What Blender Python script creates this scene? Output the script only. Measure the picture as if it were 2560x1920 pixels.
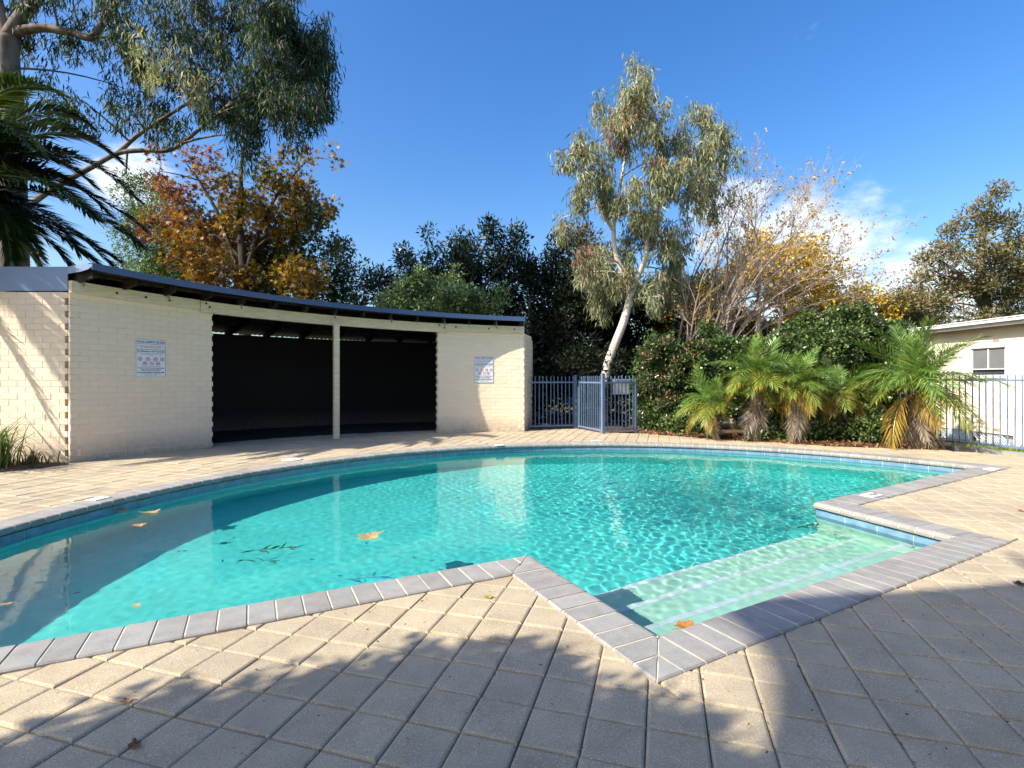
import bpy, math, random
import numpy as np
from mathutils import Vector

for _o in list(bpy.data.objects):
    bpy.data.objects.remove(_o)
SC = bpy.context.scene
COL = SC.collection
R = math.radians
rng = np.random.default_rng(11)
random.seed(11)

# ------------------------------------------------------------------ camera
CAM_H, FPX, YH = 1.3, 1295.0, 945.0
cam = bpy.data.cameras.new('camera')
cam_ob = bpy.data.objects.new('camera', cam)
COL.objects.link(cam_ob)
cam_ob.location = (0, 0, CAM_H)
cam_ob.rotation_euler = (R(90), 0, 0)
cam.sensor_width = 36.0
cam.lens = 36.0 * FPX / 2560.0
cam.shift_y = -15.0 / 2560.0
cam.clip_start = 0.05
cam.clip_end = 3000.0
SC.camera = cam_ob

# ------------------------------------------------------------------ sky, sun, exposure
SUN_EL, SUN_AZ = 37.5, 28.0          # light travels towards azimuth 28 deg (from +x to +y), 37.5 deg down
world = bpy.data.worlds.new('World')
SC.world = world
world.use_nodes = True


def build_world():
    nt = world.node_tree
    N, Lk = nt.nodes, nt.links
    bg = N['Background']
    sky = N.new('ShaderNodeTexSky')
    sky.sky_type = 'NISHITA'
    sky.sun_disc = False
    sky.sun_elevation = R(SUN_EL)
    sky.sun_rotation = R(242)
    sky.altitude = 0
    sky.air_density = 1.2
    sky.dust_density = 2.0
    sky.ozone_density = 3.5
    hs = N.new('ShaderNodeHueSaturation')
    hs.inputs['Saturation'].default_value = 1.34
    hs.inputs['Hue'].default_value = 0.509
    hs.inputs['Value'].default_value = 1.0
    Lk.new(sky.outputs[0], hs.inputs['Color'])
    # fair-weather clouds: noise in direction space, kept where cloud banks stand
    tc = N.new('ShaderNodeTexCoord')
    mp = N.new('ShaderNodeMapping')
    mp.inputs['Scale'].default_value = (1.0, 1.0, 1.9)
    Lk.new(tc.outputs['Generated'], mp.inputs[0])
    nz = N.new('ShaderNodeTexNoise')
    nz.inputs['Scale'].default_value = 5.5
    nz.inputs['Detail'].default_value = 7
    nz.inputs['Roughness'].default_value = 0.62
    Lk.new(mp.outputs[0], nz.inputs['Vector'])

    def bank(d, r0, r1):
        v = Vector(d).normalized()
        n = N.new('ShaderNodeVectorMath')
        n.operation = 'DISTANCE'
        n.inputs[1].default_value = v
        Lk.new(tc.outputs['Generated'], n.inputs[0])
        m = N.new('ShaderNodeMapRange')
        m.interpolation_type = 'SMOOTHSTEP'
        m.inputs['From Min'].default_value = r1
        m.inputs['From Max'].default_value = r0
        Lk.new(n.outputs['Value'], m.inputs['Value'])
        return m.outputs[0]
    banks = [((0.42, 1, 0.32), 0.0, 0.15), ((0.58, 1, 0.25), 0.02, 0.19), ((0.80, 1, 0.15), 0.0, 0.17), ((-0.72, 1, 0.38), 0.0, 0.13),
             ((-1.0, -0.7, 0.3), 0.05, 0.4), ((1.0, -0.5, 0.25), 0.05, 0.35), ((0.2, -1, 0.3), 0.05, 0.35)]
    acc = None
    for b in banks:
        o = bank(*b)
        if acc is None:
            acc = o
        else:
            mx = N.new('ShaderNodeMath')
            mx.operation = 'MAXIMUM'
            Lk.new(acc, mx.inputs[0])
            Lk.new(o, mx.inputs[1])
            acc = mx.outputs[0]
    ad = N.new('ShaderNodeMath')
    ad.operation = 'MULTIPLY_ADD'
    Lk.new(acc, ad.inputs[0])
    ad.inputs[1].default_value = 0.42
    Lk.new(nz.outputs[0], ad.inputs[2])
    mr = N.new('ShaderNodeMapRange')
    mr.interpolation_type = 'SMOOTHSTEP'
    mr.inputs['From Min'].default_value = 0.67
    mr.inputs['From Max'].default_value = 0.92
    mr.inputs['To Max'].default_value = 0.88
    Lk.new(ad.outputs[0], mr.inputs['Value'])
    mix = N.new('ShaderNodeMixRGB')
    mix.inputs[2].default_value = (5.0, 5.2, 5.5, 1)
    Lk.new(mr.outputs[0], mix.inputs[0])
    Lk.new(hs.outputs[0], mix.inputs[1])
    Lk.new(mix.outputs[0], bg.inputs['Color'])
    bg.inputs['Strength'].default_value = 0.128


build_world()
sun = bpy.data.lights.new('sun', 'SUN')
sun.energy = 4.6
sun.angle = R(0.53)
sun.color = (1.0, 0.93, 0.80)
sun_ob = bpy.data.objects.new('sun', sun)
COL.objects.link(sun_ob)
SUN_D = Vector((math.cos(R(SUN_AZ)) * math.cos(R(SUN_EL)), math.sin(R(SUN_AZ)) * math.cos(R(SUN_EL)), -math.sin(R(SUN_EL))))
sun_ob.rotation_euler = SUN_D.to_track_quat('-Z', 'Y').to_euler()
sun_ob.location = (-20, -10, 20)
sun.cycles.is_caustics_light = True
vs = SC.view_settings
vs.view_transform = 'Standard'
vs.look = 'None'
vs.exposure = 0.92
vs.gamma = 1.0
vs.use_curve_mapping = False
SC.render.engine = 'CYCLES'
cy = SC.cycles
cy.use_denoising = True
cy.max_bounces = 9
cy.diffuse_bounces = 5
cy.glossy_bounces = 3
cy.transmission_bounces = 6
cy.transparent_max_bounces = 8
cy.caustics_reflective = False
cy.caustics_refractive = True
cy.sample_clamp_indirect = 6.0

# ------------------------------------------------------------------ helpers
SD = 2560.0 / 2212.0


def P(xd, yd, D):
    """a point at depth D metres whose bearing was read off the survey picture"""
    return Vector(((xd * SD - 1280) / FPX * D, D, CAM_H + (YH - yd * SD) / FPX * D))


def G(xs, ys, z=0.0):
    D = FPX * (CAM_H - z) / (ys - YH)
    return Vector(((xs - 1280) / FPX * D, D, z))


def tag(o, label=None, cat=None, group=None, kind=None):
    if label: o['label'] = label
    if cat: o['category'] = cat
    if group: o['group'] = group
    if kind: o['kind'] = kind
    return o


def empty(name, loc=(0, 0, 0), rz=0.0):
    o = bpy.data.objects.new(name, None)
    o.empty_display_size = 0.1
    COL.objects.link(o)
    o.location = loc
    o.rotation_euler = (0, 0, rz)
    return o


def link(name, me, parent=None, loc=None):
    o = bpy.data.objects.new(name, me)
    COL.objects.link(o)
    if parent is not None:
        o.parent = parent
        if parent.type == 'EMPTY' or True:
            pass
    if loc is not None:
        o.location = loc
    return o


class MB:
    def __init__(s):
        s.v, s.f, s.m = [], [], []

    def add(s, vs, fs, mi=0):
        n = len(s.v)
        s.v.extend([tuple(p) for p in vs])
        s.f.extend([tuple(i + n for i in q) for q in fs])
        s.m.extend([mi] * len(fs))
        return s

    def box(s, x0, x1, y0, y1, z0, z1, mi=0):
        v = [(x0, y0, z0), (x1, y0, z0), (x1, y1, z0), (x0, y1, z0), (x0, y0, z1), (x1, y0, z1), (x1, y1, z1), (x0, y1, z1)]
        return s.add(v, BOXF, mi)

    def obox(s, c, ax, ay, az, mi=0):
        """box about c with half-axes ax ay az"""
        c, ax, ay, az = Vector(c), Vector(ax), Vector(ay), Vector(az)
        v = []
        for k in (-1, 1):
            for (i, j) in ((-1, -1), (1, -1), (1, 1), (-1, 1)):
                v.append(c + ax * i + ay * j + az * k)
        return s.add(v, BOXF, mi)

    def bar(s, a, b, w, h, up=(0, 0, 1), mi=0):
        a, b = Vector(a), Vector(b)
        d = (b - a)
        u = Vector(up)
        sx = d.cross(u)
        if sx.length < 1e-6:
            sx = Vector((1, 0, 0))
        sx.normalize()
        sz = sx.cross(d).normalized()
        return s.obox((a + b) / 2, d / 2, sx * (w / 2), sz * (h / 2), mi)

    def tube(s, pts, rad, n=6, mi=0, cap=True):
        pts = [Vector(p) for p in pts]
        if not hasattr(rad, '__len__'):
            rad = [rad] * len(pts)
        base = len(s.v)
        prev = None
        for i, p in enumerate(pts):
            d = (pts[min(i + 1, len(pts) - 1)] - pts[max(i - 1, 0)])
            if d.length < 1e-9: d = Vector((0, 0, 1))
            d.normalize()
            if prev is None:
                a = Vector((1, 0, 0)) if abs(d.x) < 0.8 else Vector((0, 1, 0))
            else:
                a = prev
            a = (a - d * a.dot(d)).normalized()
            b = d.cross(a)
            prev = a
            for k in range(n):
                t = 2 * math.pi * k / n
                q = p + (a * math.cos(t) + b * math.sin(t)) * rad[i]
                s.v.append((q.x, q.y, q.z))
        for i in range(len(pts) - 1):
            for k in range(n):
                s.f.append((base + i * n + k, base + i * n + (k + 1) % n, base + (i + 1) * n + (k + 1) % n, base + (i + 1) * n + k))
                s.m.append(mi)
        if cap:
            s.f.append(tuple(base + k for k in reversed(range(n)))); s.m.append(mi)
            s.f.append(tuple(base + (len(pts) - 1) * n + k for k in range(n))); s.m.append(mi)
        return s

    def mesh(s, name, mats, smooth=False):
        me = bpy.data.meshes.new(name)
        me.from_pydata(s.v, [], s.f)
        for m in (mats if isinstance(mats, (list, tuple)) else [mats]):
            me.materials.append(m)
        if any(s.m):
            me.polygons.foreach_set('material_index', s.m)
        if smooth:
            me.polygons.foreach_set('use_smooth', [True] * len(me.polygons))
        me.update()
        return me

    def build(s, name, mats, parent=None, smooth=False, loc=None):
        return link(name, s.mesh(name, mats, smooth), parent, loc)


BOXF = [(3, 2, 1, 0), (4, 5, 6, 7), (0, 1, 5, 4), (1, 2, 6, 5), (2, 3, 7, 6), (3, 0, 4, 7)]


def np_mesh(name, V, K, mats, cols=None, smooth=False):
    """V (n*K,3): n polygons of K own vertices each; cols (n,3)"""
    n = len(V) // K
    me = bpy.data.meshes.new(name)
    me.vertices.add(n * K)
    me.vertices.foreach_set('co', np.ascontiguousarray(V, dtype=np.float32).ravel())
    me.loops.add(n * K)
    me.loops.foreach_set('vertex_index', np.arange(n * K, dtype=np.int32))
    me.polygons.add(n)
    me.polygons.foreach_set('loop_start', np.arange(0, n * K, K, dtype=np.int32))
    me.polygons.foreach_set('loop_total', np.full(n, K, dtype=np.int32))
    for m in (mats if isinstance(mats, (list, tuple)) else [mats]):
        me.materials.append(m)
    if cols is not None:
        a = me.attributes.new('leaf_col', 'FLOAT_COLOR', 'FACE')
        c = np.ones((n, 4), dtype=np.float32)
        c[:, :3] = cols
        a.data.foreach_set('color', c.ravel())
    me.update(calc_edges=True)
    if smooth:
        me.polygons.foreach_set('use_smooth', [True] * n)
    return me


# ------------------------------------------------------------------ materials
def mat_new(name):
    m = bpy.data.materials.new(name)
    m.use_nodes = True
    nt = m.node_tree
    return m, nt, nt.nodes['Principled BSDF']


def ramp(nt, fac, stops):
    r = nt.nodes.new('ShaderNodeValToRGB')
    el = r.color_ramp.elements
    while len(el) < len(stops):
        el.new(0.5)
    for e, (p, c) in zip(el, stops):
        e.position = p
        e.color = (*c, 1)
    nt.links.new(fac, r.inputs[0])
    return r.outputs[0]


def noise(nt, scale, detail=4, rough=0.55, coord='Object', vec=None):
    tc = nt.nodes.new('ShaderNodeTexCoord')
    n = nt.nodes.new('ShaderNodeTexNoise')
    n.inputs['Scale'].default_value = scale
    n.inputs['Detail'].default_value = detail
    n.inputs['Roughness'].default_value = rough
    if vec is None:
        if coord == 'World':
            g = nt.nodes.new('ShaderNodeNewGeometry')
            nt.links.new(g.outputs['Position'], n.inputs['Vector'])
        else:
            nt.links.new(tc.outputs[coord], n.inputs['Vector'])
    else:
        nt.links.new(vec, n.inputs['Vector'])
    return n.outputs[0]


def mixc(nt, fac, a, b, mode='MIX'):
    m = nt.nodes.new('ShaderNodeMixRGB')
    m.blend_type = mode
    for k, x in ((0, fac), (1, a), (2, b)):
        if hasattr(x, 'node'):
            nt.links.new(x, m.inputs[k])
        elif k == 0:
            m.inputs[0].default_value = x
        else:
            m.inputs[k].default_value = (*x, 1)
    return m.outputs[0]


def bump(nt, bsdf, h, strength=0.3, dist=0.01, prev=None):
    b = nt.nodes.new('ShaderNodeBump')
    b.inputs['Strength'].default_value = strength
    b.inputs['Distance'].default_value = dist
    nt.links.new(h, b.inputs['Height'])
    if prev is not None:
        nt.links.new(prev, b.inputs['Normal'])
    nt.links.new(b.outputs[0], bsdf.inputs['Normal'])
    return b.outputs[0]


def simple(name, col, rough=0.6, spec=0.4, metal=0.0, var=0.12, nscale=6.0, bmp=0.0, bscale=60.0):
    m, nt, b = mat_new(name)
    n = noise(nt, nscale, 5, coord='World')
    lo = tuple(c * (1 - var) for c in col)
    hi = tuple(min(1, c * (1 + var)) for c in col)
    nt.links.new(ramp(nt, n, [(0.3, lo), (0.7, hi)]), b.inputs['Base Color'])
    b.inputs['Roughness'].default_value = rough
    b.inputs['Specular IOR Level'].default_value = spec
    b.inputs['Metallic'].default_value = metal
    if bmp:
        bump(nt, b, noise(nt, bscale, 4, coord='World'), bmp, 0.004)
    return m


def island_rand(nt):
    g = nt.nodes.new('ShaderNodeNewGeometry')
    return g.outputs['Random Per Island']


def mat_paver():
    m, nt, b = mat_new('paver_concrete')
    oi = nt.nodes.new('ShaderNodeObjectInfo')
    isl = island_rand(nt)
    ad = nt.nodes.new('ShaderNodeMath'); ad.operation = 'ADD'
    nt.links.new(oi.outputs['Random'], ad.inputs[0]); nt.links.new(isl, ad.inputs[1])
    fr = nt.nodes.new('ShaderNodeMath'); fr.operation = 'FRACT'
    nt.links.new(ad.outputs[0], fr.inputs[0])
    base = ramp(nt, fr.outputs[0], [(0.0, (0.44, 0.345, 0.213)), (0.35, (0.495, 0.395, 0.25)), (0.7, (0.525, 0.425, 0.27)), (1.0, (0.48, 0.375, 0.245))])
    blot = noise(nt, 7.0, 4, 0.6, coord='World')
    base = mixc(nt, 0.35, base, ramp(nt, blot, [(0.3, (0.28, 0.218, 0.14)), (0.68, (0.55, 0.445, 0.295))]))
    sp = noise(nt, 170.0, 2, 0.6, coord='World')
    base = mixc(nt, ramp(nt, sp, [(0.57, (0, 0, 0)), (0.66, (1, 1, 1))]), base, (0.66, 0.61, 0.53))
    sp2 = noise(nt, 110.0, 3, 0.7, coord='World')
    base = mixc(nt, ramp(nt, sp2, [(0.33, (1, 1, 1)), (0.41, (0, 0, 0))]), base, (0.27, 0.22, 0.165))
    dirt = noise(nt, 1.1, 5, 0.6, coord='World')
    base = mixc(nt, ramp(nt, dirt, [(0.45, (0, 0, 0)), (0.75, (0.6, 0.6, 0.6))]), base, (0.25, 0.215, 0.17))
    nt.links.new(base, b.inputs['Base Color'])
    b.inputs['Roughness'].default_value = 0.85
    b.inputs['Specular IOR Level'].default_value = 0.25
    n2 = bump(nt, b, noise(nt, 190.0, 4, 0.65, coord='World'), 0.55, 0.004)
    bump(nt, b, noise(nt, 22.0, 3, 0.5, coord='World'), 0.25, 0.006, n2)
    return m


def mat_coping():
    m, nt, b = mat_new('coping_grey_concrete')
    oi = nt.nodes.new('ShaderNodeObjectInfo')
    base = ramp(nt, oi.outputs['Random'], [(0, (0.255, 0.242, 0.222)), (1, (0.36, 0.345, 0.32))])
    n = noise(nt, 9.0, 5, coord='World')
    base = mixc(nt, 0.35, base, ramp(nt, n, [(0.3, (0.18, 0.172, 0.16)), (0.7, (0.37, 0.355, 0.33))]))
    st = noise(nt, 2.3, 6, 0.7, coord='World')
    base = mixc(nt, ramp(nt, st, [(0.48, (0, 0, 0)), (0.72, (0.55, 0.55, 0.55))]), base, (0.15, 0.135, 0.115))
    s = noise(nt, 260.0, 2, coord='World')
    base = mixc(nt, ramp(nt, s, [(0.60, (0, 0, 0)), (0.7, (1, 1, 1))]), base, (0.5, 0.5, 0.5))
    nt.links.new(base, b.inputs['Base Color'])
    b.inputs['Roughness'].default_value = 0.8
    b.inputs['Specular IOR Level'].default_value = 0.3
    bump(nt, b, noise(nt, 140.0, 4, 0.6, coord='World'), 0.35, 0.003)
    return m


def mat_brick(name, col, rough=0.7):
    m, nt, b = mat_new(name)
    isl = island_rand(nt)
    oi = nt.nodes.new('ShaderNodeObjectInfo')
    ad = nt.nodes.new('ShaderNodeMath'); ad.operation = 'ADD'
    nt.links.new(oi.outputs['Random'], ad.inputs[0]); nt.links.new(isl, ad.inputs[1])
    fr = nt.nodes.new('ShaderNodeMath'); fr.operation = 'FRACT'
    nt.links.new(ad.outputs[0], fr.inputs[0])
    base = ramp(nt, fr.outputs[0], [(0, tuple(c * 0.975 for c in col)), (1, tuple(min(1, c * 1.015) for c in col))])
    n = noise(nt, 3.0, 6, 0.65, coord='World')
    base = mixc(nt, ramp(nt, n, [(0.45, (0, 0, 0)), (0.8, (0.25, 0.25, 0.25))]), base, tuple(c * 0.75 for c in col))
    n3 = noise(nt, 30.0, 5, 0.7, coord='World')
    base = mixc(nt, ramp(nt, n3, [(0.66, (0, 0, 0)), (0.74, (0.7, 0.7, 0.7))]), base, (col[0] * 0.75, col[1] * 0.58, col[2] * 0.45))
    # grime splashed up from the paving (a stain of its own, low on the wall)
    g = nt.nodes.new('ShaderNodeNewGeometry')
    sx = nt.nodes.new('ShaderNodeSeparateXYZ')
    nt.links.new(g.outputs['Position'], sx.inputs[0])
    mr = nt.nodes.new('ShaderNodeMapRange')
    mr.inputs['From Min'].default_value = 0.42
    mr.inputs['From Max'].default_value = 0.0
    nt.links.new(sx.outputs['Z'], mr.inputs['Value'])
    mu = nt.nodes.new('ShaderNodeMath'); mu.operation = 'MULTIPLY'
    nt.links.new(mr.outputs[0], mu.inputs[0]); nt.links.new(noise(nt, 9.0, 5, 0.7, coord='World'), mu.inputs[1])
    base = mixc(nt, mu.outputs[0], base, (0.16, 0.13, 0.10))
    nt.links.new(base, b.inputs['Base Color'])
    b.inputs['Roughness'].default_value = rough
    b.inputs['Specular IOR Level'].default_value = 0.3
    bump(nt, b, noise(nt, 45.0, 5, 0.6, coord='World'), 0.35, 0.006)
    return m


def mat_leaf(name, trans=0.3, rough=0.45, spec=0.35, gain=1.0):
    m, nt, b = mat_new(name)
    at = nt.nodes.new('ShaderNodeAttribute')
    at.attribute_name = 'leaf_col'
    c = mixc(nt, 1.0, at.outputs['Color'], (gain, gain, gain), 'MULTIPLY')
    nt.links.new(c, b.inputs['Base Color'])
    b.inputs['Roughness'].default_value = rough
    b.inputs['Specular IOR Level'].default_value = spec
    tr = nt.nodes.new('ShaderNodeBsdfTranslucent')
    tc = mixc(nt, 1.0, at.outputs['Color'], (1.25, 1.2, 0.55), 'MULTIPLY')
    nt.links.new(tc, tr.inputs['Color'])
    mx = nt.nodes.new('ShaderNodeMixShader')
    mx.inputs[0].default_value = trans
    nt.links.new(b.outputs[0], mx.inputs[1])
    nt.links.new(tr.outputs[0], mx.inputs[2])
    nt.links.new(mx.outputs[0], nt.nodes['Material Output'].inputs['Surface'])
    return m


def mat_bark(name, a, c, scale=4.0, stretch=0.25, rough=0.8):
    m, nt, b = mat_new(name)
    g = nt.nodes.new('ShaderNodeNewGeometry')
    mp = nt.nodes.new('ShaderNodeMapping')
    mp.inputs['Scale'].default_value = (1, 1, stretch)
    nt.links.new(g.outputs['Position'], mp.inputs[0])
    n = noise(nt, scale, 5, 0.6, vec=mp.outputs[0])
    nt.links.new(ramp(nt, n, [(0.38, a), (0.6, c)]), b.inputs['Base Color'])
    b.inputs['Roughness'].default_value = rough
    b.inputs['Specular IOR Level'].default_value = 0.2
    bump(nt, b, noise(nt, scale * 6, 4, vec=mp.outputs[0]), 0.4, 0.01)
    return m


M = {}
M['paver'] = mat_paver()
M['coping'] = mat_coping()
M['mortar'] = simple('coping_mortar', (0.60, 0.54, 0.42), 0.9, 0.2, var=0.15, nscale=14)
M['sand'] = simple('joint_sand', (0.115, 0.10, 0.08), 0.95, 0.1, var=0.4, nscale=20)
M['cream'] = mat_brick('painted_cream_brick', (0.85, 0.71, 0.525))
M['cream_core'] = simple('painted_mortar', (0.78, 0.65, 0.475), 0.8, 0.2, var=0.12)
M['cream_timber'] = mat_bark('painted_cream_timber', (0.66, 0.56, 0.37), (0.78, 0.68, 0.47), 5.0, 6.0, 0.6)
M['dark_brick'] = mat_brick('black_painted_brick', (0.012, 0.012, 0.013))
M['rafter'] = mat_bark('weathered_rafter', (0.018, 0.013, 0.010), (0.045, 0.033, 0.026), 8.0)
M['rusty'] = simple('rusted_bolt', (0.10, 0.045, 0.025), 0.7, 0.3, var=0.4, nscale=40)
M['galv'] = simple('galvanised_strap', (0.27, 0.28, 0.29), 0.5, 0.5, 0.6)
M['roof_blue'] = simple('blue_steel_trim', (0.045, 0.085, 0.18), 0.4, 0.5, 0.0, 0.06, 2.0)
M['roof_pale'] = simple('pale_blue_flashing', (0.175, 0.26, 0.42), 0.42, 0.5, 0.0, 0.05, 2.0)
M['roof_sheet'] = simple('galvanised_roof_sheet', (0.03, 0.03, 0.03), 0.55, 0.4, 0.3, 0.25, 3.0)
M['fence'] = simple('powder_blue_fence', (0.125, 0.19, 0.30), 0.35, 0.5, 0.0, 0.08, 3.0)
M['white'] = simple('white_plastic', (0.70, 0.70, 0.69), 0.45, 0.45, 0.0, 0.04, 5.0)
M['sign_white'] = simple('sign_board_white', (0.78, 0.79, 0.80), 0.4, 0.4, 0.0, 0.03, 5.0)
M['sign_navy'] = simple('sign_print_navy', (0.03, 0.055, 0.13), 0.5, 0.3)
M['sign_red'] = simple('sign_print_red', (0.40, 0.03, 0.06), 0.5, 0.3)
M['yellow'] = simple('yellow_print', (0.75, 0.55, 0.04), 0.5, 0.3)
M['black'] = simple('black_plastic', (0.02, 0.02, 0.022), 0.5, 0.4)

# ================================================================== POOL LAYOUT
PC = Vector((1.77, 4.07))              # centre of the pool's arc
PR_IN, COPE_W = 6.13, 0.29
APEX, CORN, ALCR, TIPL = Vector((0.125, 3.79)), Vector((0.735, 2.60)), Vector((3.58, 4.215)), Vector((3.134, 5.378))
LEND, REND = Vector((-3.91, 1.76)), Vector((6.796, 7.574))
WATER_Z = -0.118
COPE_TOP = 0.014


def line_off(a, b, off):
    d = (b - a).normalized()
    n = Vector((d.y, -d.x))            # right of travel = deck side on this path
    return a + n * off, d


def line_x(p, d, q, e):
    den = d.x * e.y - d.y * e.x
    t = ((q.x - p.x) * e.y - (q.y - p.y) * e.x) / den
    return p + d * t


def line_circ(p, d, r, sign):
    m = p - PC
    b, c = m.dot(d), m.dot(m) - r * r
    t = -b + sign * math.sqrt(b * b - c)
    return p + d * t


STR = [LEND, APEX, CORN, ALCR, TIPL, REND]


def path_off(off):
    """the six corners of the pool edge offset to the deck side, and the arc's radius"""
    L = [line_off(STR[i], STR[i + 1], off) for i in range(5)]
    r = PR_IN + off
    pts = [line_circ(L[0][0], L[0][1], r, -1)]
    for i in range(4):
        pts.append(line_x(L[i][0], L[i][1], L[i + 1][0], L[i + 1][1]))
    pts.append(line_circ(L[4][0], L[4][1], r, 1))
    return pts, r


def arc_ang(p):
    a = math.atan2(p.y - PC.y, p.x - PC.x)
    return a if a > 0 else a + 2 * math.pi


def loop(off, ds=0.25):
    """closed loop of the pool edge, anticlockwise"""
    pts, r = path_off(off)
    out = []
    for i in range(5):
        a, b = pts[i], pts[i + 1]
        n = max(1, int((b - a).length / ds))
        out += [a + (b - a) * (k / n) for k in range(n)]
    a0, a1 = arc_ang(pts[5]), arc_ang(pts[0])
    n = int((a1 - a0) * r / ds)
    out += [PC + Vector((math.cos(a0 + (a1 - a0) * k / n), math.sin(a0 + (a1 - a0) * k / n))) * r for k in range(n)]
    return out


def in_poly(X, Y, poly):
    """vectorised point in polygon"""
    ins = np.zeros(X.shape, bool)
    n = len(poly)
    for i in range(n):
        x0, y0 = poly[i][0], poly[i][1]
        x1, y1 = poly[(i + 1) % n][0], poly[(i + 1) % n][1]
        if y0 == y1: continue
        c = ((y0 > Y) != (y1 > Y)) & (X < (x1 - x0) * (Y - y0) / (y1 - y0) + x0)
        ins ^= c
    return ins


# shed arc
SHC, SHR = Vector((0.398, 4.819)), 7.80
SA0, SA1 = math.atan2(7.94 - SHC.y, -6.81 - SHC.x), math.atan2(12.56 - SHC.y, 0.30 - SHC.x)


def sh(theta, r, z=0.0):
    return Vector((SHC.x + r * math.cos(theta), SHC.y + r * math.sin(theta), z))


# outline of the paved deck
DECK = [(-9.0, -2.5), (12.5, -2.5), (12.0, 2.0), (10.9, 5.0), (9.6, 7.0), (8.45, 8.52), (7.96, 9.2), (7.25, 9.5), (6.16, 9.93), (5.29, 10.48),
        (4.25, 11.22), (3.05, 12.2), (2.2, 12.25), (1.7, 13.45), (0.42, 13.05), (0.5, 15.2)]
DECK += [tuple(sh(SA1 + (SA0 - SA1) * k / 8, SHR + 3.0)[:2]) for k in range(9)]
DECK += [(-6.85, 7.85), (-6.68, 7.78), (-7.05, 7.13), (-8.2, 5.1)]

# ================================================================== GROUND
HUB = Vector((0.485, 6.5))


def ground_z(x, y):
    t = min(1, max(0, (x - 8.0 + 0.45 * (y - 9.5)) / 1.2)) if y > 5 else 0
    return -0.11 - 0.27 * t * t * (3 - 2 * t)


def mat_ground():
    m, nt, b = mat_new('ground_soil_and_grass')
    n = noise(nt, 0.35, 6, 0.6, coord='World')
    n2 = noise(nt, 12.0, 5, 0.7, coord='World')
    a = ramp(nt, n2, [(0.3, (0.07, 0.05, 0.03)), (0.7, (0.16, 0.12, 0.075))])
    g = ramp(nt, n2, [(0.3, (0.05, 0.075, 0.02)), (0.7, (0.13, 0.15, 0.05))])
    nt.links.new(mixc(nt, ramp(nt, n, [(0.45, (0, 0, 0)), (0.6, (1, 1, 1))]), a, g), b.inputs['Base Color'])
    b.inputs['Roughness'].default_value = 0.95
    bump(nt, b, n2, 0.5, 0.03)
    return m


M['ground'] = mat_ground()


def build_ground():
    lp = loop(0.12, 0.25)
    rs = [0, 0.6, 1.2, 1.8, 2.4, 3.0, 3.8, 4.8, 6, 8, 11, 15, 22, 40, 90, 250, 900]
    mb = MB()
    n = len(lp)
    for r in rs:
        for p in lp:
            d = (p - HUB).normalized()
            q = p + d * r
            mb.v.append((q.x, q.y, ground_z(q.x, q.y)))
    for i in range(len(rs) - 1):
        for k in range(n):
            mb.f.append((i * n + k, (i + 1) * n + k, (i + 1) * n + (k + 1) % n, i * n + (k + 1) % n)); mb.m.append(0)
    tag(mb.build('ground', M['ground']), kind='structure')


build_ground()

# ================================================================== DECK
TILE, TA = 0.2185, R(-16.1)
T_O = Vector((0.1416, 2.262))
T_I = Vector((math.cos(TA), math.sin(TA)))
T_J = Vector((T_I.y, -T_I.x))          # towards the camera


def clip(poly, p, n):
    """keep the side of poly where (x-p).n >= 0"""
    out = []
    k = len(poly)
    for i in range(k):
        a, b = poly[i], poly[(i + 1) % k]
        da, db = (a - p).dot(n), (b - p).dot(n)
        if da >= 0: out.append(a)
        if (da >= 0) != (db >= 0):
            out.append(a + (b - a) * (da / (da - db)))
    return out


def area(poly):
    return 0.5 * sum(poly[i].x * poly[(i + 1) % len(poly)].y - poly[(i + 1) % len(poly)].x * poly[i].y for i in range(len(poly)))


def inset(poly, d):
    k = len(poly)
    out = []
    for i in range(k):
        a, b, c = poly[i - 1], poly[i], poly[(i + 1) % k]
        e1, e2 = (b - a).normalized(), (c - b).normalized()
        n1, n2 = Vector((-e1.y, e1.x)), Vector((-e2.y, e2.x))
        s = n1 + n2
        den = 1 + n1.dot(n2)
        out.append(b + s * (d / max(den, 0.35)))
    return out


def paver_geo(poly):
    """bevelled slab with worn edges: rings of (inset, z)"""
    sm = min((poly[i] - poly[i - 1]).length for i in range(len(poly)))
    k = 1.0 if sm > 0.06 else 0.4
    rings = [(0.0015, -0.05), (0.0015, -0.011), (0.005 * k, -0.0035), (0.013 * k, 0.0)]
    v, f = [], []
    n = len(poly)
    for d, z in rings:
        for q in inset(poly, d):
            v.append((q.x, q.y, z))
    for r in range(len(rings) - 1):
        for i in range(n):
            f.append((r * n + i, r * n + (i + 1) % n, (r + 1) * n + (i + 1) % n, (r + 1) * n + i))
    f.append(tuple((len(rings) - 1) * n + i for i in range(n)))
    return v, f


def clean(poly):
    out = []
    for i, p in enumerate(poly):
        if (p - poly[i - 1]).length > 0.004: out.append(p)
    return out


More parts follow.
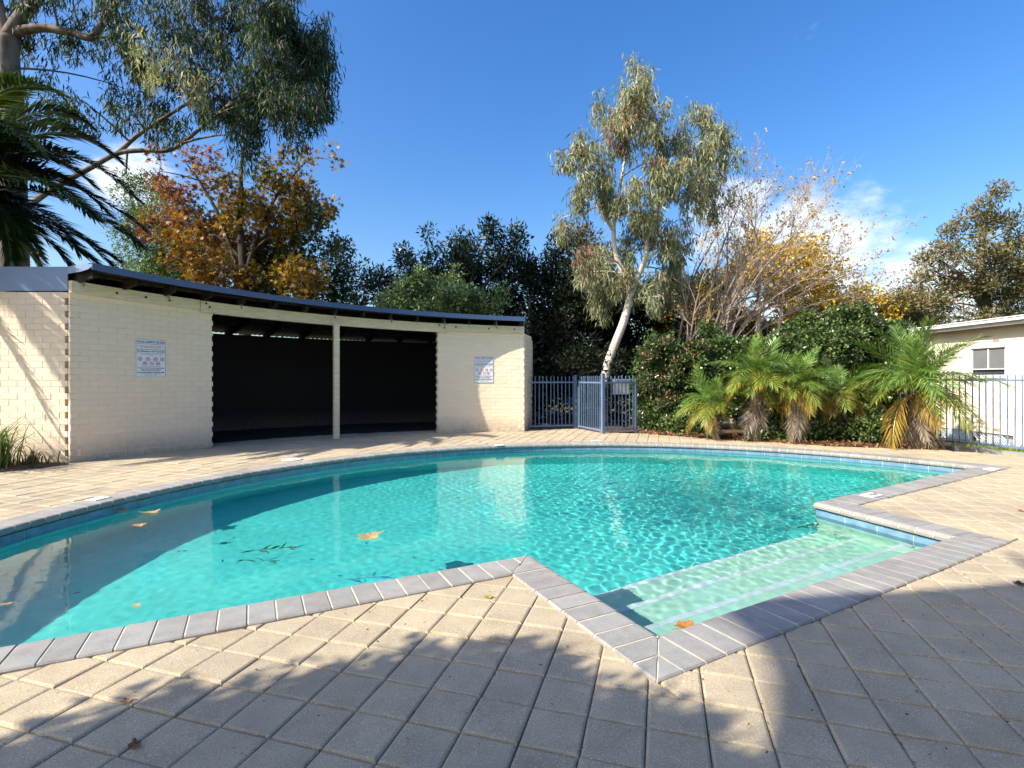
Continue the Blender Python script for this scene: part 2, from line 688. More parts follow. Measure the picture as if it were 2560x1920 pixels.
def build_deck():
    deck = MB()
    lp = loop(0.20, 0.25)
    n = len(lp)
    # bedding sand under the paving, as a sheet with the pool cut out
    ring = []
    poly = [Vector(p) for p in DECK]
    for p in lp:
        d = (p - HUB).normalized()
        best = 30.0
        for i in range(len(poly)):
            a, b = poly[i], poly[(i + 1) % len(poly)]
            e = b - a
            den = d.x * e.y - d.y * e.x
            if abs(den) < 1e-9: continue
            t = ((a.x - HUB.x) * e.y - (a.y - HUB.y) * e.x) / den
            s = ((a.x - HUB.x) * d.y - (a.y - HUB.y) * d.x) / den
            if 0 <= s <= 1 and t > 0: best = min(best, t)
        ring.append(HUB + d * best)
    for p in lp: deck.v.append((p.x, p.y, -0.014))
    for p in ring: deck.v.append((p.x, p.y, -0.014))
    for k in range(n):
        deck.f.append((k, n + k, n + (k + 1) % n, (k + 1) % n)); deck.m.append(0)
    root = deck.build('pool_deck', M['sand'])
    tag(root, 'cream square paving around the pool', None, None, 'structure')
    O, ro = path_off(COPE_W - 0.02)
    alc = [(O[1], O[2]), (O[2], O[3]), (O[3], O[4])]
    alc_poly = [O[1], O[2], O[3], O[4]]

    def cuts(tile, c):
        pieces = [tile]
        if (c - PC).length < ro + 0.35:
            d = (c - PC).normalized()
            res = []
            u = clip(tile, PC + d * ro, d)
            if len(u) > 2: res.append(u)
            rest = clip(tile, PC + d * ro, -d)
            if len(rest) > 2:
                mid = (c.x + c.y * 0.5)
                A, B = (O[0], O[1]) if (c - O[1]).dot((O[4] - O[1])) < 0.5 * (O[4] - O[1]).length_squared else (O[4], O[5])
                e = (B - A).normalized()
                w = clip(rest, A, Vector((e.y, -e.x)))
                if len(w) > 2: res.append(w)
            pieces = res
        m = (O[1] + O[3]) * 0.5
        if (c - m).length < 3.2:
            out = []
            for pc in pieces:
                rest = pc
                for a, b in alc:
                    e = (b - a).normalized()
                    nn = Vector((e.y, -e.x))
                    w = clip(rest, a, nn)
                    if len(w) > 2: out.append(w)
                    rest = clip(rest, a, -nn)
                    if len(rest) < 3: break
                else:
                    # inside the alcove strip: only keep what lies beyond its open side (none: that is pool)
                    pass
            pieces = out
        return pieces
    tiles = []
    I, J = np.meshgrid(np.arange(-70, 75), np.arange(-70, 40))
    cx = T_O.x + (I + 0.5) * TILE * T_I.x + (J + 0.5) * TILE * T_J.x
    cy_ = T_O.y + (I + 0.5) * TILE * T_I.y + (J + 0.5) * TILE * T_J.y
    ok = in_poly(cx, cy_, DECK)
    Q = [tuple(p) for p in loop(COPE_W + 0.0, 0.2)]
    h = TILE / 2
    full_sq = [Vector((-h, -h)), Vector((h, -h)), Vector((h, h)), Vector((-h, h))]
    Qin = [tuple(p) for p in loop(COPE_W - 0.42, 0.2)]
    inside_deep = in_poly(cx, cy_, [tuple(p) for p in loop(-0.15, 0.2)])
    for i, j in zip(*np.nonzero(ok & ~inside_deep)):
        c = Vector((cx[i, j], cy_[i, j]))
        sq = [c + T_I * a.x + Vector((-T_I.y, T_I.x)) * a.y for a in full_sq]
        near = False
        for p in sq + [c]:
            pass
        X = np.array([p.x for p in sq]); Y = np.array([p.y for p in sq])
        # full tile: all corners clear of the coping and no corner of the coping inside the tile
        if not in_poly(X, Y, Q).any() and not any(max(abs((o - c).dot(T_I)), abs((o - c).dot(T_J))) < h for o in O):
            tiles.append((c, None))
            continue
        for pc in cuts(sq, c):
            pc = clean(pc)
            if len(pc) < 3: continue
            a = area(pc)
            if a < 0: pc = pc[::-1]
            if abs(a) < 0.0012: continue
            m = sum(pc, Vector((0, 0))) / len(pc)
            # must lie on the deck
            if in_poly(np.array([m.x]), np.array([m.y]), [tuple(p) for p in loop(COPE_W - 0.03, 0.2)])[0]: continue
            tiles.append((m, pc))

    def shown(t):
        c = t[0]
        D = c.y
        if D < 1.2: return -1
        x = 1280 + FPX * c.x / D
        y = YH + FPX * CAM_H / D
        if x < -60 or x > 2620 or y > 1990: return -1
        return 1 / D ** 3
    tiles.sort(key=shown, reverse=True)
    v, f = paver_geo(full_sq)
    me_full = MB().add(v, f).mesh('paver', M['paver'])
    rest = MB()
    for k, (c, pc) in enumerate(tiles):
        dz = rng.normal(0, 0.0018)
        if k < 300:
            if pc is None:
                o = link('paver', me_full, root, (c.x, c.y, dz))
                o.rotation_euler = (rng.normal(0, 0.007), rng.normal(0, 0.007), TA + rng.normal(0, 0.007) + random.choice((0, 1, 2, 3)) * math.pi / 2)
            else:
                v, f = paver_geo([p - c for p in pc])
                o = MB().add(v, f).build('paver', M['paver'], root, loc=(c.x, c.y, dz))
        else:
            if pc is None:
                pc = [c + T_I * a.x + Vector((-T_I.y, T_I.x)) * a.y for a in full_sq]
            v, f = paver_geo(pc)
            rest.add([(p[0], p[1], p[2] + dz) for p in v], f)
    o = rest.build('far_pavers', M['paver'], root)
    o['kind'] = 'stuff'
    return root


build_deck()

# ================================================================== POOL
def mat_shell(name, col, var):
    m, nt, b = mat_new(name)
    n = noise(nt, 1.3, 6, 0.6, coord='World')
    n2 = noise(nt, 9.0, 6, 0.7, coord='World')
    c = ramp(nt, n, [(0.3, tuple(x * (1 - var) for x in col)), (0.7, tuple(min(1, x * (1 + var)) for x in col))])
    c = mixc(nt, 0.22, c, ramp(nt, n2, [(0.35, tuple(x * 0.6 for x in col)), (0.65, tuple(min(1, x * 1.35) for x in col))]))
    nt.links.new(c, b.inputs['Base Color'])
    b.inputs['Roughness'].default_value = 0.85
    b.inputs['Specular IOR Level'].default_value = 0.1
    return m


M['aqua'] = mat_shell('aqua_pool_plaster', (0.10, 0.71, 0.67), 0.10)
M['mint'] = mat_shell('pale_mint_plaster', (0.45, 0.75, 0.61), 0.06)
M['tile_blue'] = simple('blue_glazed_tile', (0.14, 0.25, 0.36), 0.25, 0.5, 0, 0.25, 9.0)
M['grout'] = simple('pale_tile_grout', (0.55, 0.62, 0.68), 0.8, 0.2)
M['nosing'] = simple('pale_step_edge_tile', (0.68, 0.79, 0.81), 0.4, 0.4, 0, 0.12, 14.0)


def floor_z(x, y):
    u = x * 0.8813 + y * 0.4726
    t = min(1, max(0, (u + 1.0) / 8.0))
    return WATER_Z - (0.92 + 0.60 * t * t * (3 - 2 * t))


def receiver(o):
    o.cycles.is_caustics_receiver = True
    return o


pool = empty('swimming_pool', (PC.x, PC.y, 0))
tag(pool, 'half-round swimming pool with grey stone coping and a step alcove', 'swimming pool')
POFF = Vector((-PC.x, -PC.y, 0))


def pool_part(mb, name, mats, smooth=False, parent=None):
    o = mb.build(name, mats, parent or pool, smooth)
    if parent is None:
        o.location = POFF
    return receiver(o)


def build_pool():
    # walls
    mb = MB()
    w = loop(0.022, 0.2)
    n = len(w)
    for p in w:
        mb.v.append((p.x, p.y, -0.05)); mb.v.append((p.x, p.y, -1.95))
    for k in range(n):
        a, b = k, (k + 1) % n
        m = (w[a] + w[b]) * 0.5
        al = (m - (APEX + CORN + ALCR + TIPL) * 0.25).length < 2.6 and (m - APEX).dot(Vector((-0.4726, 0.8813))) < -0.03 and \
            -0.1 < (m - APEX).dot(Vector((0.8813, 0.4726))) < 3.6
        mb.f.append((2 * a, 2 * a + 1, 2 * b + 1, 2 * b)); mb.m.append(1 if al else 0)
    pool_part(mb, 'pool_wall', [M['aqua'], M['mint']])
    # floor
    mb = MB()
    xs = np.arange(-4.9, 8.4, 0.25); ys = np.arange(1.2, 10.8, 0.25)
    for y in ys:
        for x in xs:
            mb.v.append((x, y, floor_z(x, y)))
    X, Y = np.meshgrid(xs + 0.125, ys + 0.125)
    ins = in_poly(X, Y, [tuple(p) for p in loop(0.3, 0.25)])
    for j in range(len(ys) - 1):
        for i in range(len(xs) - 1):
            if ins[j, i]:
                mb.f.append((j * len(xs) + i, j * len(xs) + i + 1, (j + 1) * len(xs) + i + 1, (j + 1) * len(xs) + i)); mb.m.append(0)
    pool_part(mb, 'pool_floor', M['aqua'], True)
    # waterline tiles
    tb = loop(0.014, 0.02)
    L = [0.0]
    for i in range(len(tb)):
        L.append(L[-1] + (tb[(i + 1) % len(tb)] - tb[i]).length)
    tot = L[-1]

    def at(s):
        s = s % tot
        i = int(np.searchsorted(L, s, side='right') - 1)
        i = min(i, len(tb) - 1)
        a, b = tb[i], tb[(i + 1) % len(tb)]
        t = (s - L[i]) / max(1e-6, L[i + 1] - L[i])
        return a + (b - a) * t
    # segments between corners so that no tile bends round a corner
    cor, _ = path_off(0.014)
    cs = []
    for c in cor:
        i = min(range(len(tb)), key=lambda k: (tb[k] - c).length)
        cs.append(L[i])
    cs = sorted(cs) + [tot + sorted(cs)[0]]
    for a, b in zip(cs[:-1], cs[1:]):
        k = max(1, round((b - a) / 0.295))
        for i in range(k):
            s0, s1 = a + (b - a) * i / k + 0.0035, a + (b - a) * (i + 1) / k - 0.0035
            p, q = at(s0), at(s1)
            d = (q - p)
            if d.length < 0.03: continue
            nrm = Vector((d.y, -d.x)).normalized()
            m = MB()
            z0, z1 = -0.245, -0.052
            v = [(p.x, p.y, z0), (q.x, q.y, z0), (q.x + nrm.x * .012, q.y + nrm.y * .012, z0), (p.x + nrm.x * .012, p.y + nrm.y * .012, z0)]
            v += [(x, y, z1) for x, y, _ in v]
            m.add(v, BOXF)
            pool_part(m, 'waterline_tile', M['tile_blue'])
    mb = MB()
    g = loop(0.018, 0.15)
    for p in g:
        mb.v.append((p.x, p.y, -0.05)); mb.v.append((p.x, p.y, -0.243))
    for k in range(len(g)):
        a, b = k, (k + 1) % len(g)
        mb.f.append((2 * a, 2 * a + 1, 2 * b + 1, 2 * b)); mb.m.append(0)
    pool_part(mb, 'tile_grout', M['grout'])
    # coping stones: a bull-nosed profile run between two ends
    prof = [(0.012, -0.052), (0.002, -0.044), (-0.004, -0.022), (-0.001, -0.004), (0.008, 0.007), (0.022, 0.0125), (0.04, COPE_TOP),
            (0.282, COPE_TOP), (0.29, COPE_TOP - 0.008), (0.29, -0.052)]

    prof = prof[:7] + [(w_, COPE_TOP) for w_ in (0.09, 0.14, 0.19, 0.24)] + prof[7:]

    def stone(ends, shrink, gap, mat, name):
        """ends: function (profile width) -> (start point, end point) on the plan"""
        v0, v1 = [], []
        ws = [COPE_W * q / 80 for q in range(81)]
        live = [q for q in ws if (ends(q)[1] - ends(q)[0]).length > 0.004]
        if not live:
            return [], []
        w0, w1 = live[0], live[-1]
        pr = [q for q in prof if w0 + 0.004 < q[0] < w1 - 0.004] if (w0 > 0.002 or w1 < COPE_W - 0.002) else list(prof)
        if w0 <= 0.002 and w1 < COPE_W - 0.002:
            pr = [q for q in prof if q[0] < w1 - 0.004] + [(w1, COPE_TOP), (w1, -0.052)]
        elif w0 > 0.002 and w1 >= COPE_W - 0.002:
            pr = [(w0, -0.052), (w0, COPE_TOP)] + [q for q in prof if q[0] > w0 + 0.004]
        elif w0 > 0.002:
            pr = [(w0, -0.052), (w0, COPE_TOP)] + [q for q in prof if w0 + 0.004 < q[0] < w1 - 0.004 and q[1] > 0] + [(w1, COPE_TOP), (w1, -0.052)]
        for w_, z in pr:
            a, b = ends(max(0.0, w_))
            e = (b - a)
            along = e.normalized() if e.length > 1e-6 else Vector((0, 0))
            g = min(gap, e.length * 0.45)
            if shrink:
                z = z - 0.004 if z > -0.05 else z
                w_ = w_ + 0.004 if w_ < 0.1 else w_ - 0.004
                a, b = ends(max(0.0, w_))
            a, b = a + along * g, b - along * g
            if w_ < 0:
                nrm = Vector((along.y, -along.x)) * w_
                a, b = a + nrm, b + nrm
            v0.append((a.x, a.y, z)); v1.append((b.x, b.y, z))
        v = v0 + v1
        k = len(pr)
        f = [tuple(reversed((i, k + i, k + (i + 1) % k, (i + 1) % k))) for i in range(k - 1)]
        v = v + [(x, y, -0.052) for x, y, z in v]
        for i in range(k - 1):
            f.append((i, i + 1, 2 * k + i + 1, 2 * k + i))
            f.append((k + i + 1, k + i, 3 * k + i, 3 * k + i + 1))
            f.append((2 * k + i, 2 * k + i + 1, 3 * k + i + 1, 3 * k + i))
        if mat is None:
            return v, f
        o = pool_part(MB().add(v, f), name, mat)
        o.location = POFF + Vector((0, 0, float(np.clip(rng.normal(0, 0.0009), -0.0016, 0.0016))))
    mort = MB()
    Ii, _ = path_off(0.0)
    Oo, ro = path_off(COPE_W)
    runs = []
    for i in range(5):
        a, b = Ii[i], Ii[i + 1]
        d = (b - a).normalized()
        L_ = (b - a).length
        nrm = Vector((d.y, -d.x))
        m0, m1 = (Oo[i] - a).dot(d) / COPE_W, (Oo[i + 1] - b).dot(d) / COPE_W
        pitch = L_ / round(L_ / 0.1414)

        def run(s0, s1, a=a, d=d, nrm=nrm, m0=m0, m1=m1, L_=L_):
            def ends(w_):
                lo, hi = max(s0, m0 * w_), min(s1, L_ + m1 * w_)
                if lo > hi:
                    lo = hi = min(max(s0, m0 * w_), s1) if m0 * w_ > s0 else max(min(s1, L_ + m1 * w_), s0)
                return a + d * lo + nrm * w_, a + d * hi + nrm * w_
            return ends
        j0 = math.floor(min(0, m0 * COPE_W) / pitch + 0.25)
        j1 = math.ceil((L_ + max(0, m1 * COPE_W)) / pitch - 0.25)
        for j in range(j0, j1):
            s0, s1 = j * pitch, (j + 1) * pitch
            if j == j0: s0 = -9
            if j == j1 - 1: s1 = L_ + 9
            runs.append(run(s0, s1))
    a0, a1 = arc_ang(Ii[5]), arc_ang(Ii[0])
    k = round((a1 - a0) * PR_IN / 0.1345)
    for j in range(k):
        t0, t1 = a0 + (a1 - a0) * j / k, a0 + (a1 - a0) * (j + 1) / k

        def ends(w_, j=j, t0=t0, t1=t1):
            c0, c1 = Vector((math.cos(t0), math.sin(t0))), Vector((math.cos(t1), math.sin(t1)))
            p, q = PC + c0 * (PR_IN + w_), PC + c1 * (PR_IN + w_)
            if j == 0: p = Ii[5].lerp(Oo[5], w_ / COPE_W)
            if j == k - 1: q = Ii[0].lerp(Oo[0], w_ / COPE_W)
            return p, q
        runs.append(ends)
    for ends in runs:
        stone(ends, False, 0.0056 + abs(rng.normal(0, 0.001)), M['coping'], 'coping_stone')
        v, f = stone(ends, True, 0.0, None, '')
        if v: mort.add(v, f)
    pool_part(mort, 'coping_mortar', M['mortar'])
    # steps across the alcove
    tops = [WATER_Z - 0.20, WATER_Z - 0.46, WATER_Z - 0.72]
    fr = [0.0, 0.34, 0.67, 1.0]
    nv = Vector((-0.4726, 0.8813))

    def lerp(a, b, t): return a + (b - a) * t
    A0, B0 = CORN - nv * 0.04 - Vector((0.8813, 0.4726)) * 0.05, ALCR - nv * 0.04 + Vector((0.8813, 0.4726)) * 0.05
    A1, B1 = APEX - Vector((0.8813, 0.4726)) * 0.05, TIPL + Vector((0.8813, 0.4726)) * 0.05
    for k in range(3):
        q = [lerp(A0, A1, fr[k]), lerp(B0, B1, fr[k]), lerp(B0, B1, fr[k + 1]), lerp(A0, A1, fr[k + 1])]
        v = [(p.x, p.y, -1.9) for p in q] + [(p.x, p.y, tops[k]) for p in q]
        st = pool_part(MB().add(v, BOXF), 'step', M['mint'])
        wdt = 0.046 / (A1 - A0).length
        q = [lerp(A0, A1, fr[k + 1] - wdt), lerp(B0, B1, fr[k + 1] - wdt), lerp(B0, B1, fr[k + 1] + 0.004), lerp(A0, A1, fr[k + 1] + 0.004)]
        v = [(p.x, p.y, tops[k] - 0.05) for p in q] + [(p.x, p.y, tops[k] + 0.005) for p in q]
        pool_part(MB().add(v, BOXF), 'step_nosing', M['nosing'], parent=st)
    # pale ledge tile along the back of the top step
    q = [CORN + nv * -0.015, ALCR + nv * -0.015, ALCR + nv * 0.075, CORN + nv * 0.075]
    v = [(p.x, p.y, WATER_Z - 0.30) for p in q] + [(p.x, p.y, WATER_Z - 0.02) for p in q]
    pool_part(MB().add(v, BOXF), 'ledge_tile', M['nosing'])
    # water return fitting in the alcove wall
    d = (TIPL - ALCR).normalized()
    c = ALCR + d * 0.33
    nrm = Vector((-d.y, d.x))
    mb = MB()
    mb.tube([(c.x + nrm.x * 0.0, c.y + nrm.y * 0.0, WATER_Z - 0.15), (c.x + nrm.x * .02, c.y + nrm.y * .02, WATER_Z - 0.15),
             (c.x + nrm.x * .03, c.y + nrm.y * .03, WATER_Z - 0.15)], [0.045, 0.045, 0.03], 16)
    pool_part(mb, 'return_fitting', M['white'])


build_pool()


def build_water():
    st = 0.0175
    xs = np.arange(-4.6, 7.4, st); ys = np.arange(1.6, 10.4, st)
    X, Y = np.meshgrid(xs, ys)
    r = np.random.default_rng(5)
    Z = np.zeros_like(X)
    rough = 1 / (1 + np.exp(-(X * 0.80 + Y * 0.25 - 1.1) / 0.8))
    gust = 0.75 + 0.35 * np.sin(X * 0.9 + 0.4 * Y + 1) * np.sin(Y * 0.8 - 0.5 * X)
    fine = np.zeros_like(X); broad = np.zeros_like(X)
    for k in range(46):
        lam = r.uniform(0.062, 0.16)
        a = r.normal(0.6, 0.9)
        fine += lam * np.sin(2 * np.pi / lam * (X * np.cos(a) + Y * np.sin(a)) + r.uniform(0, 6.28) + 0.5 * np.sin(X * r.uniform(1, 3) + Y * r.uniform(1, 3)))
    for k in range(16):
        lam = r.uniform(0.45, 1.4)
        a = r.uniform(0, 6.28)
        broad += lam * np.sin(2 * np.pi / lam * (X * np.cos(a) + Y * np.sin(a)) + r.uniform(0, 6.28))
    Z = WATER_Z + fine * (0.00010 + 0.00072 * rough * gust) + broad * (0.00030 + 0.00020 * rough)
    ins = in_poly(X, Y, [tuple(p) for p in loop(0.045, 0.1)])
    idx = -np.ones(X.shape, int)
    cell = ins[:-1, :-1] | ins[1:, :-1] | ins[:-1, 1:] | ins[1:, 1:]
    used = np.zeros(X.shape, bool)
    used[:-1, :-1] |= cell; used[1:, :-1] |= cell; used[:-1, 1:] |= cell; used[1:, 1:] |= cell
    idx[used] = np.arange(used.sum())
    V = np.column_stack([X[used], Y[used], Z[used]])
    j, i = np.nonzero(cell)
    F = np.column_stack([idx[j, i], idx[j, i + 1], idx[j + 1, i + 1], idx[j + 1, i]])
    me = bpy.data.meshes.new('pool_water')
    me.vertices.add(len(V)); me.vertices.foreach_set('co', V.astype(np.float32).ravel())
    me.loops.add(F.size); me.loops.foreach_set('vertex_index', F.astype(np.int32).ravel())
    me.polygons.add(len(F)); me.polygons.foreach_set('loop_start', np.arange(0, F.size, 4, dtype=np.int32))
    me.polygons.foreach_set('loop_total', np.full(len(F), 4, dtype=np.int32))
    me.update(calc_edges=True)
    me.polygons.foreach_set('use_smooth', [True] * len(F))
    m = bpy.data.materials.new('clear_pool_water')
    m.use_nodes = True
    nt = m.node_tree
    nt.nodes.clear()
    g = nt.nodes.new('ShaderNodeBsdfGlass')
    g.inputs['IOR'].default_value = 1.333
    g.inputs['Roughness'].default_value = 0.0
    g.inputs['Color'].default_value = (0.93, 1.0, 0.99, 1)
    o = nt.nodes.new('ShaderNodeOutputMaterial')
    nt.links.new(g.outputs[0], o.inputs['Surface'])
    me.materials.append(m)
    ob = link('pool_water', me)
    tag(ob, 'clear turquoise water filling the half-round pool', None, None, 'structure')
    ob.cycles.is_caustics_caster = True


build_water()

# ================================================================== POOL SHED
S_TOT = (SA0 - SA1) * SHR
S_JL, S_JR, S_POST = 2.165, 6.86, 4.52


def th(s): return SA0 - s / SHR


def tt(s): return min(1.15, max(-0.1, s / S_TOT))


def HC(s): return 0.0970 - 0.0086 * tt(s)


NCOURSE = 27


def z_brick(s): return NCOURSE * HC(s)


def z_beam_top(s): return 2.79 - 0.24 * tt(s)


def z_fascia(s): return 2.907 - 0.257 * tt(s)


def r_eave(s): return SHR - 0.585 + 0.28 * tt(s)


def arc_solid(mb, s0, s1, r0, r1, zb, zt, n=None, mi=0):
    """curved block between radii r0<r1; zb, zt functions of s"""
    n = n or max(2, int((s1 - s0) / 0.2))
    base = len(mb.v)
    for k in range(n + 1):
        s = s0 + (s1 - s0) * k / n
        ra, rb = (r0(s) if callable(r0) else r0), (r1(s) if callable(r1) else r1)
        for r, z in ((ra, zb(s)), (rb, zb(s)), (rb, zt(s)), (ra, zt(s))):
            mb.v.append(tuple(sh(th(s), r, z)))
    for k in range(n):
        a, b = base + 4 * k, base + 4 * k + 4
        for i in range(4):
            mb.f.append((a + i, b + i, b + (i + 1) % 4, a + (i + 1) % 4)); mb.m.append(mi)
    mb.f.append((base, base + 1, base + 2, base + 3)); mb.m.append(mi)
    e = base + 4 * n
    mb.f.append((e + 3, e + 2, e + 1, e)); mb.m.append(mi)
    return mb


def unit_brick():
    v, f = [], []
    for (dx, dz, y) in ((0, 0, 0.05), (0, 0, 0.004), (0.011, 0.031, 0.0)):
        v += [(-.5 + dx, y, dz), (.5 - dx, y, dz), (.5 - dx, y, 1 - dz), (-.5 + dx, y, 1 - dz)]
    for r in range(2):
        for i in range(4):
            f.append((r * 4 + i, r * 4 + (i + 1) % 4, (r + 1) * 4 + (i + 1) % 4, (r + 1) * 4 + i))
    f = [tuple(reversed(q)) for q in f]
    f.append((8, 9, 10, 11))
    return v, f


UB = unit_brick()
UB_ME = MB().add(*UB).mesh('brick', M['cream'])
shed = empty('pool_shed', (0, 0, 0))
tag(shed, 'curved cream brick pool shed with dark open front and blue roof trim', 'shed')


class Courses:
    """one wall's bricks: single objects while single=True, else joined"""
    def __init__(s, wall):
        s.wall, s.join = wall, MB()

    def put(s, origin, rz, ln, h, single, dy=0.0):
        dy += rng.normal(0, 0.0012)
        c, sn = math.cos(rz), math.sin(rz)
        o = Vector(origin) + Vector((-sn * dy, c * dy, 0))
        g = 0.0055
        if single:
            b = link('brick', UB_ME, s.wall, o + Vector((0, 0, g / 2)))
            b.rotation_euler = (0, 0, rz + rng.normal(0, 0.003))
            b.scale = (ln - g, 1, h - g)
        else:
            v = []
            for x, y, z in UB[0]:
                x, z = x * (ln - g), z * (h - g) + g / 2
                v.append((o.x + x * c - y * sn, o.y + x * sn + y * c, o.z + z))
            s.join.add(v, UB[1])


def lay_arc(C, s0, s1, single, corner_l=False, corner_r=False, tooth_l=False, tooth_r=False):
    BL = 0.258
    for k in range(NCOURSE):
        odd = k % 2
        a, b = s0, s1
        if tooth_l: a += 0.016 if odd else -0.003
        if tooth_r: b -= 0.016 if odd else -0.003
        cuts = []
        x = s0 - (BL / 2 if odd else 0)
        segs = []
        while x < b - 0.01:
            lo, hi = max(a, x), min(b, x + BL)
            if hi - lo > 0.04: segs.append([lo, hi, 0.0])
            elif segs: segs[-1][1] = hi
            x += BL
        if segs: segs[-1][1] = b
        if corner_l and odd:
            segs[0] = [0.004, 0.105, 0.0]
            if len(segs) > 1:
                segs[1][0] = 0.142
        if corner_r and odd:
            lo = segs[-1][0]
            segs[-1] = [s1 - 0.105, s1 - 0.02, 0.0]
            if len(segs) > 1: segs[-2][1] = s1 - 0.15
        for lo, hi, dy in segs:
            m = (lo + hi) / 2
            h = HC(m)
            t = th(m)
            C.put(sh(t, SHR, k * h), math.atan2(-math.cos(t), math.sin(t)), hi - lo, h, single, dy)


def build_shed():
    # brick front, left of the opening
    mb = MB()
    arc_solid(mb, 0.05, S_JL - 0.03, SHR + 0.0048, SHR + 0.235, lambda s: -0.02, z_brick)
    wl = mb.build('front_wall', M['cream_core'], shed)
    C = Courses(wl)
    lay_arc(C, 0.0, S_JL, True, corner_l=True, tooth_r=True)
    # bricks that turn into the opening's reveal
    for k in range(NCOURSE):
        odd = k % 2
        s = S_JL - (0.016 if odd else -0.003)
        p = sh(th(s), SHR + 0.115, k * HC(s))
        rz = math.atan2(-math.cos(th(s)), math.sin(th(s))) + math.pi / 2
        C.put(p, rz, 0.225, HC(s), False, 0.0)
    C.join.build('reveal_bricks', M['cream'], wl)['kind'] = 'stuff'
    # brick end wall facing the camera
    mb = MB()
    mb.box(-8.9, -6.86, 7.9448, 8.17, -0.02, 2.62)
    we = mb.build('end_wall', M['cream_core'], shed)
    C = Courses(we)
    BL = 0.258
    for k in range(NCOURSE):
        odd = k % 2
        h = HC(0)
        x = -6.81 + (0.0 if not odd else BL / 2)
        hi = -6.81
        if odd: hi = -6.94
        n = 0
        right = hi
        left = -6.81 - (BL if not odd else BL + 0.13)
        while right > -8.7:
            if right - left > 0.05:
                C.put(((left + right) / 2, 7.94, k * h), 0.0, right - left, h, n < (3 if not odd else 3) and right > -7.45, 0.0)
            right, left = left, left - BL
            n += 1
        if odd:
            C.put((-6.875, 8.01, k * h), 0.0, 0.13, h, False)
    C.join.build('more_bricks', M['cream'], we)['kind'] = 'stuff'
    # brick front, right of the opening
    mb = MB()
    arc_solid(mb, S_JR + 0.03, S_TOT - 0.05, SHR + 0.0048, SHR + 0.235, lambda s: -0.02, z_brick)
    wr = mb.build('front_wall', M['cream_core'], shed)
    C = Courses(wr)
    lay_arc(C, S_JR, S_TOT, False, corner_r=True, tooth_l=True)
    for k in range(NCOURSE):
        odd = k % 2
        s = S_JR + (0.016 if odd else -0.003)
        p = sh(th(s), SHR + 0.115, k * HC(s))
        rz = math.atan2(-math.cos(th(s)), math.sin(th(s))) - math.pi / 2
        C.put(p, rz, 0.225, HC(s), False, 0.0)
    # side wall running back from the right corner
    a, b = Vector((0.30, 12.60)), Vector((0.50, 13.55))
    d = (b - a).normalized()
    for k in range(NCOURSE):
        h = HC(S_TOT)
        odd = k % 2
        x = 0.0 if not odd else 0.13
        while x < (b - a).length:
            m = a + d * (x + BL / 2)
            C.put((m.x, m.y, k * h), math.atan2(d.y, d.x), BL, h, False)
            x += BL
    C.join.build('course_bricks', M['cream'], wr)['kind'] = 'stuff'
    mb = MB()
    mb.add([(0.294, 12.62, 0), (0.49, 13.6, 0), (0.62, 15.4, 0), (0.40, 15.4, 0), (0.10, 12.68, 0)] +
           [(0.294, 12.62, 2.38), (0.49, 13.6, 2.36), (0.62, 15.4, 2.3), (0.40, 15.4, 2.3), (0.10, 12.68, 2.38)],
           [(4, 3, 2, 1, 0), (5, 6, 7, 8, 9), (0, 1, 6, 5), (1, 2, 7, 6), (2, 3, 8, 7), (3, 4, 9, 8), (4, 0, 5, 9)])
    mb.build('side_wall', M['cream_core'], shed)
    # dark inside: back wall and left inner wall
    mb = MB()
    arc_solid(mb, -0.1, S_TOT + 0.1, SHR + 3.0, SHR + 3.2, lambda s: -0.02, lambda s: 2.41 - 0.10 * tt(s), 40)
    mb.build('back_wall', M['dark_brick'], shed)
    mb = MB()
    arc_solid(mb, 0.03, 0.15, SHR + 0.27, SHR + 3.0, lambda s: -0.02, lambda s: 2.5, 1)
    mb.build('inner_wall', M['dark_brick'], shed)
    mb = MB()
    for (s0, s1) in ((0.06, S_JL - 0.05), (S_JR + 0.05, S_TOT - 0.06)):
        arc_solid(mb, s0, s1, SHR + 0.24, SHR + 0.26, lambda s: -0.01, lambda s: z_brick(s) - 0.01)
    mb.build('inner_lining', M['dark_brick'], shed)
    # added dark sheet over the pavers: the interior's shade put into its colour
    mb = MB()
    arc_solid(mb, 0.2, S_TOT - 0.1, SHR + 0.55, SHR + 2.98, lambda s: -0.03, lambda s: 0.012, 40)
    mb.build('floor_shade_sheet', simple('painted_floor_shade', (0.035, 0.032, 0.03), 0.9, 0.2, var=0.5, nscale=3.0), shed)
    # timber beam over the front, in three lengths
    for s0, s1, dr, lo in ((0.0, 1.93, 0.048, 0.0), (1.93, 7.13, 0.075, 0.04), (7.13, S_TOT, 0.048, 0.0)):
        mb = MB()
        arc_solid(mb, s0 + 0.002, s1 - 0.002, SHR - dr, SHR + 0.05, lambda s: z_brick(s) - 0.012 - lo, lambda s: z_beam_top(s) - (0.0 if lo == 0 else 0.012))
        bm = mb.build('beam', M['cream_timber'], shed)
        bolts = {0.0: (0.62, 1.05, 1.42), 1.93: (2.02, 2.08, 6.9, 7.02), 7.13: (7.3, 8.1, 8.72)}[s0]
        for i, s in enumerate(bolts):
            t = th(s)
            zz = (z_brick(s) + z_beam_top(s)) / 2 + (0.03 * (-1) ** i if len(bolts) == 4 else 0)
            m = MB()
            m.tube([sh(t, SHR - dr + 0.002, zz), sh(t, SHR - dr - 0.010, zz)], [0.021, 0.019], 10)
            m.build('bolt', M['rusty'], bm)
    # post
    mb = MB()
    t = th(S_POST)
    c = sh(t, SHR - 0.185, 0)
    ax, ay = Vector((math.sin(t), -math.cos(t), 0)) * 0.056, Vector((math.cos(t), math.sin(t), 0)) * 0.056
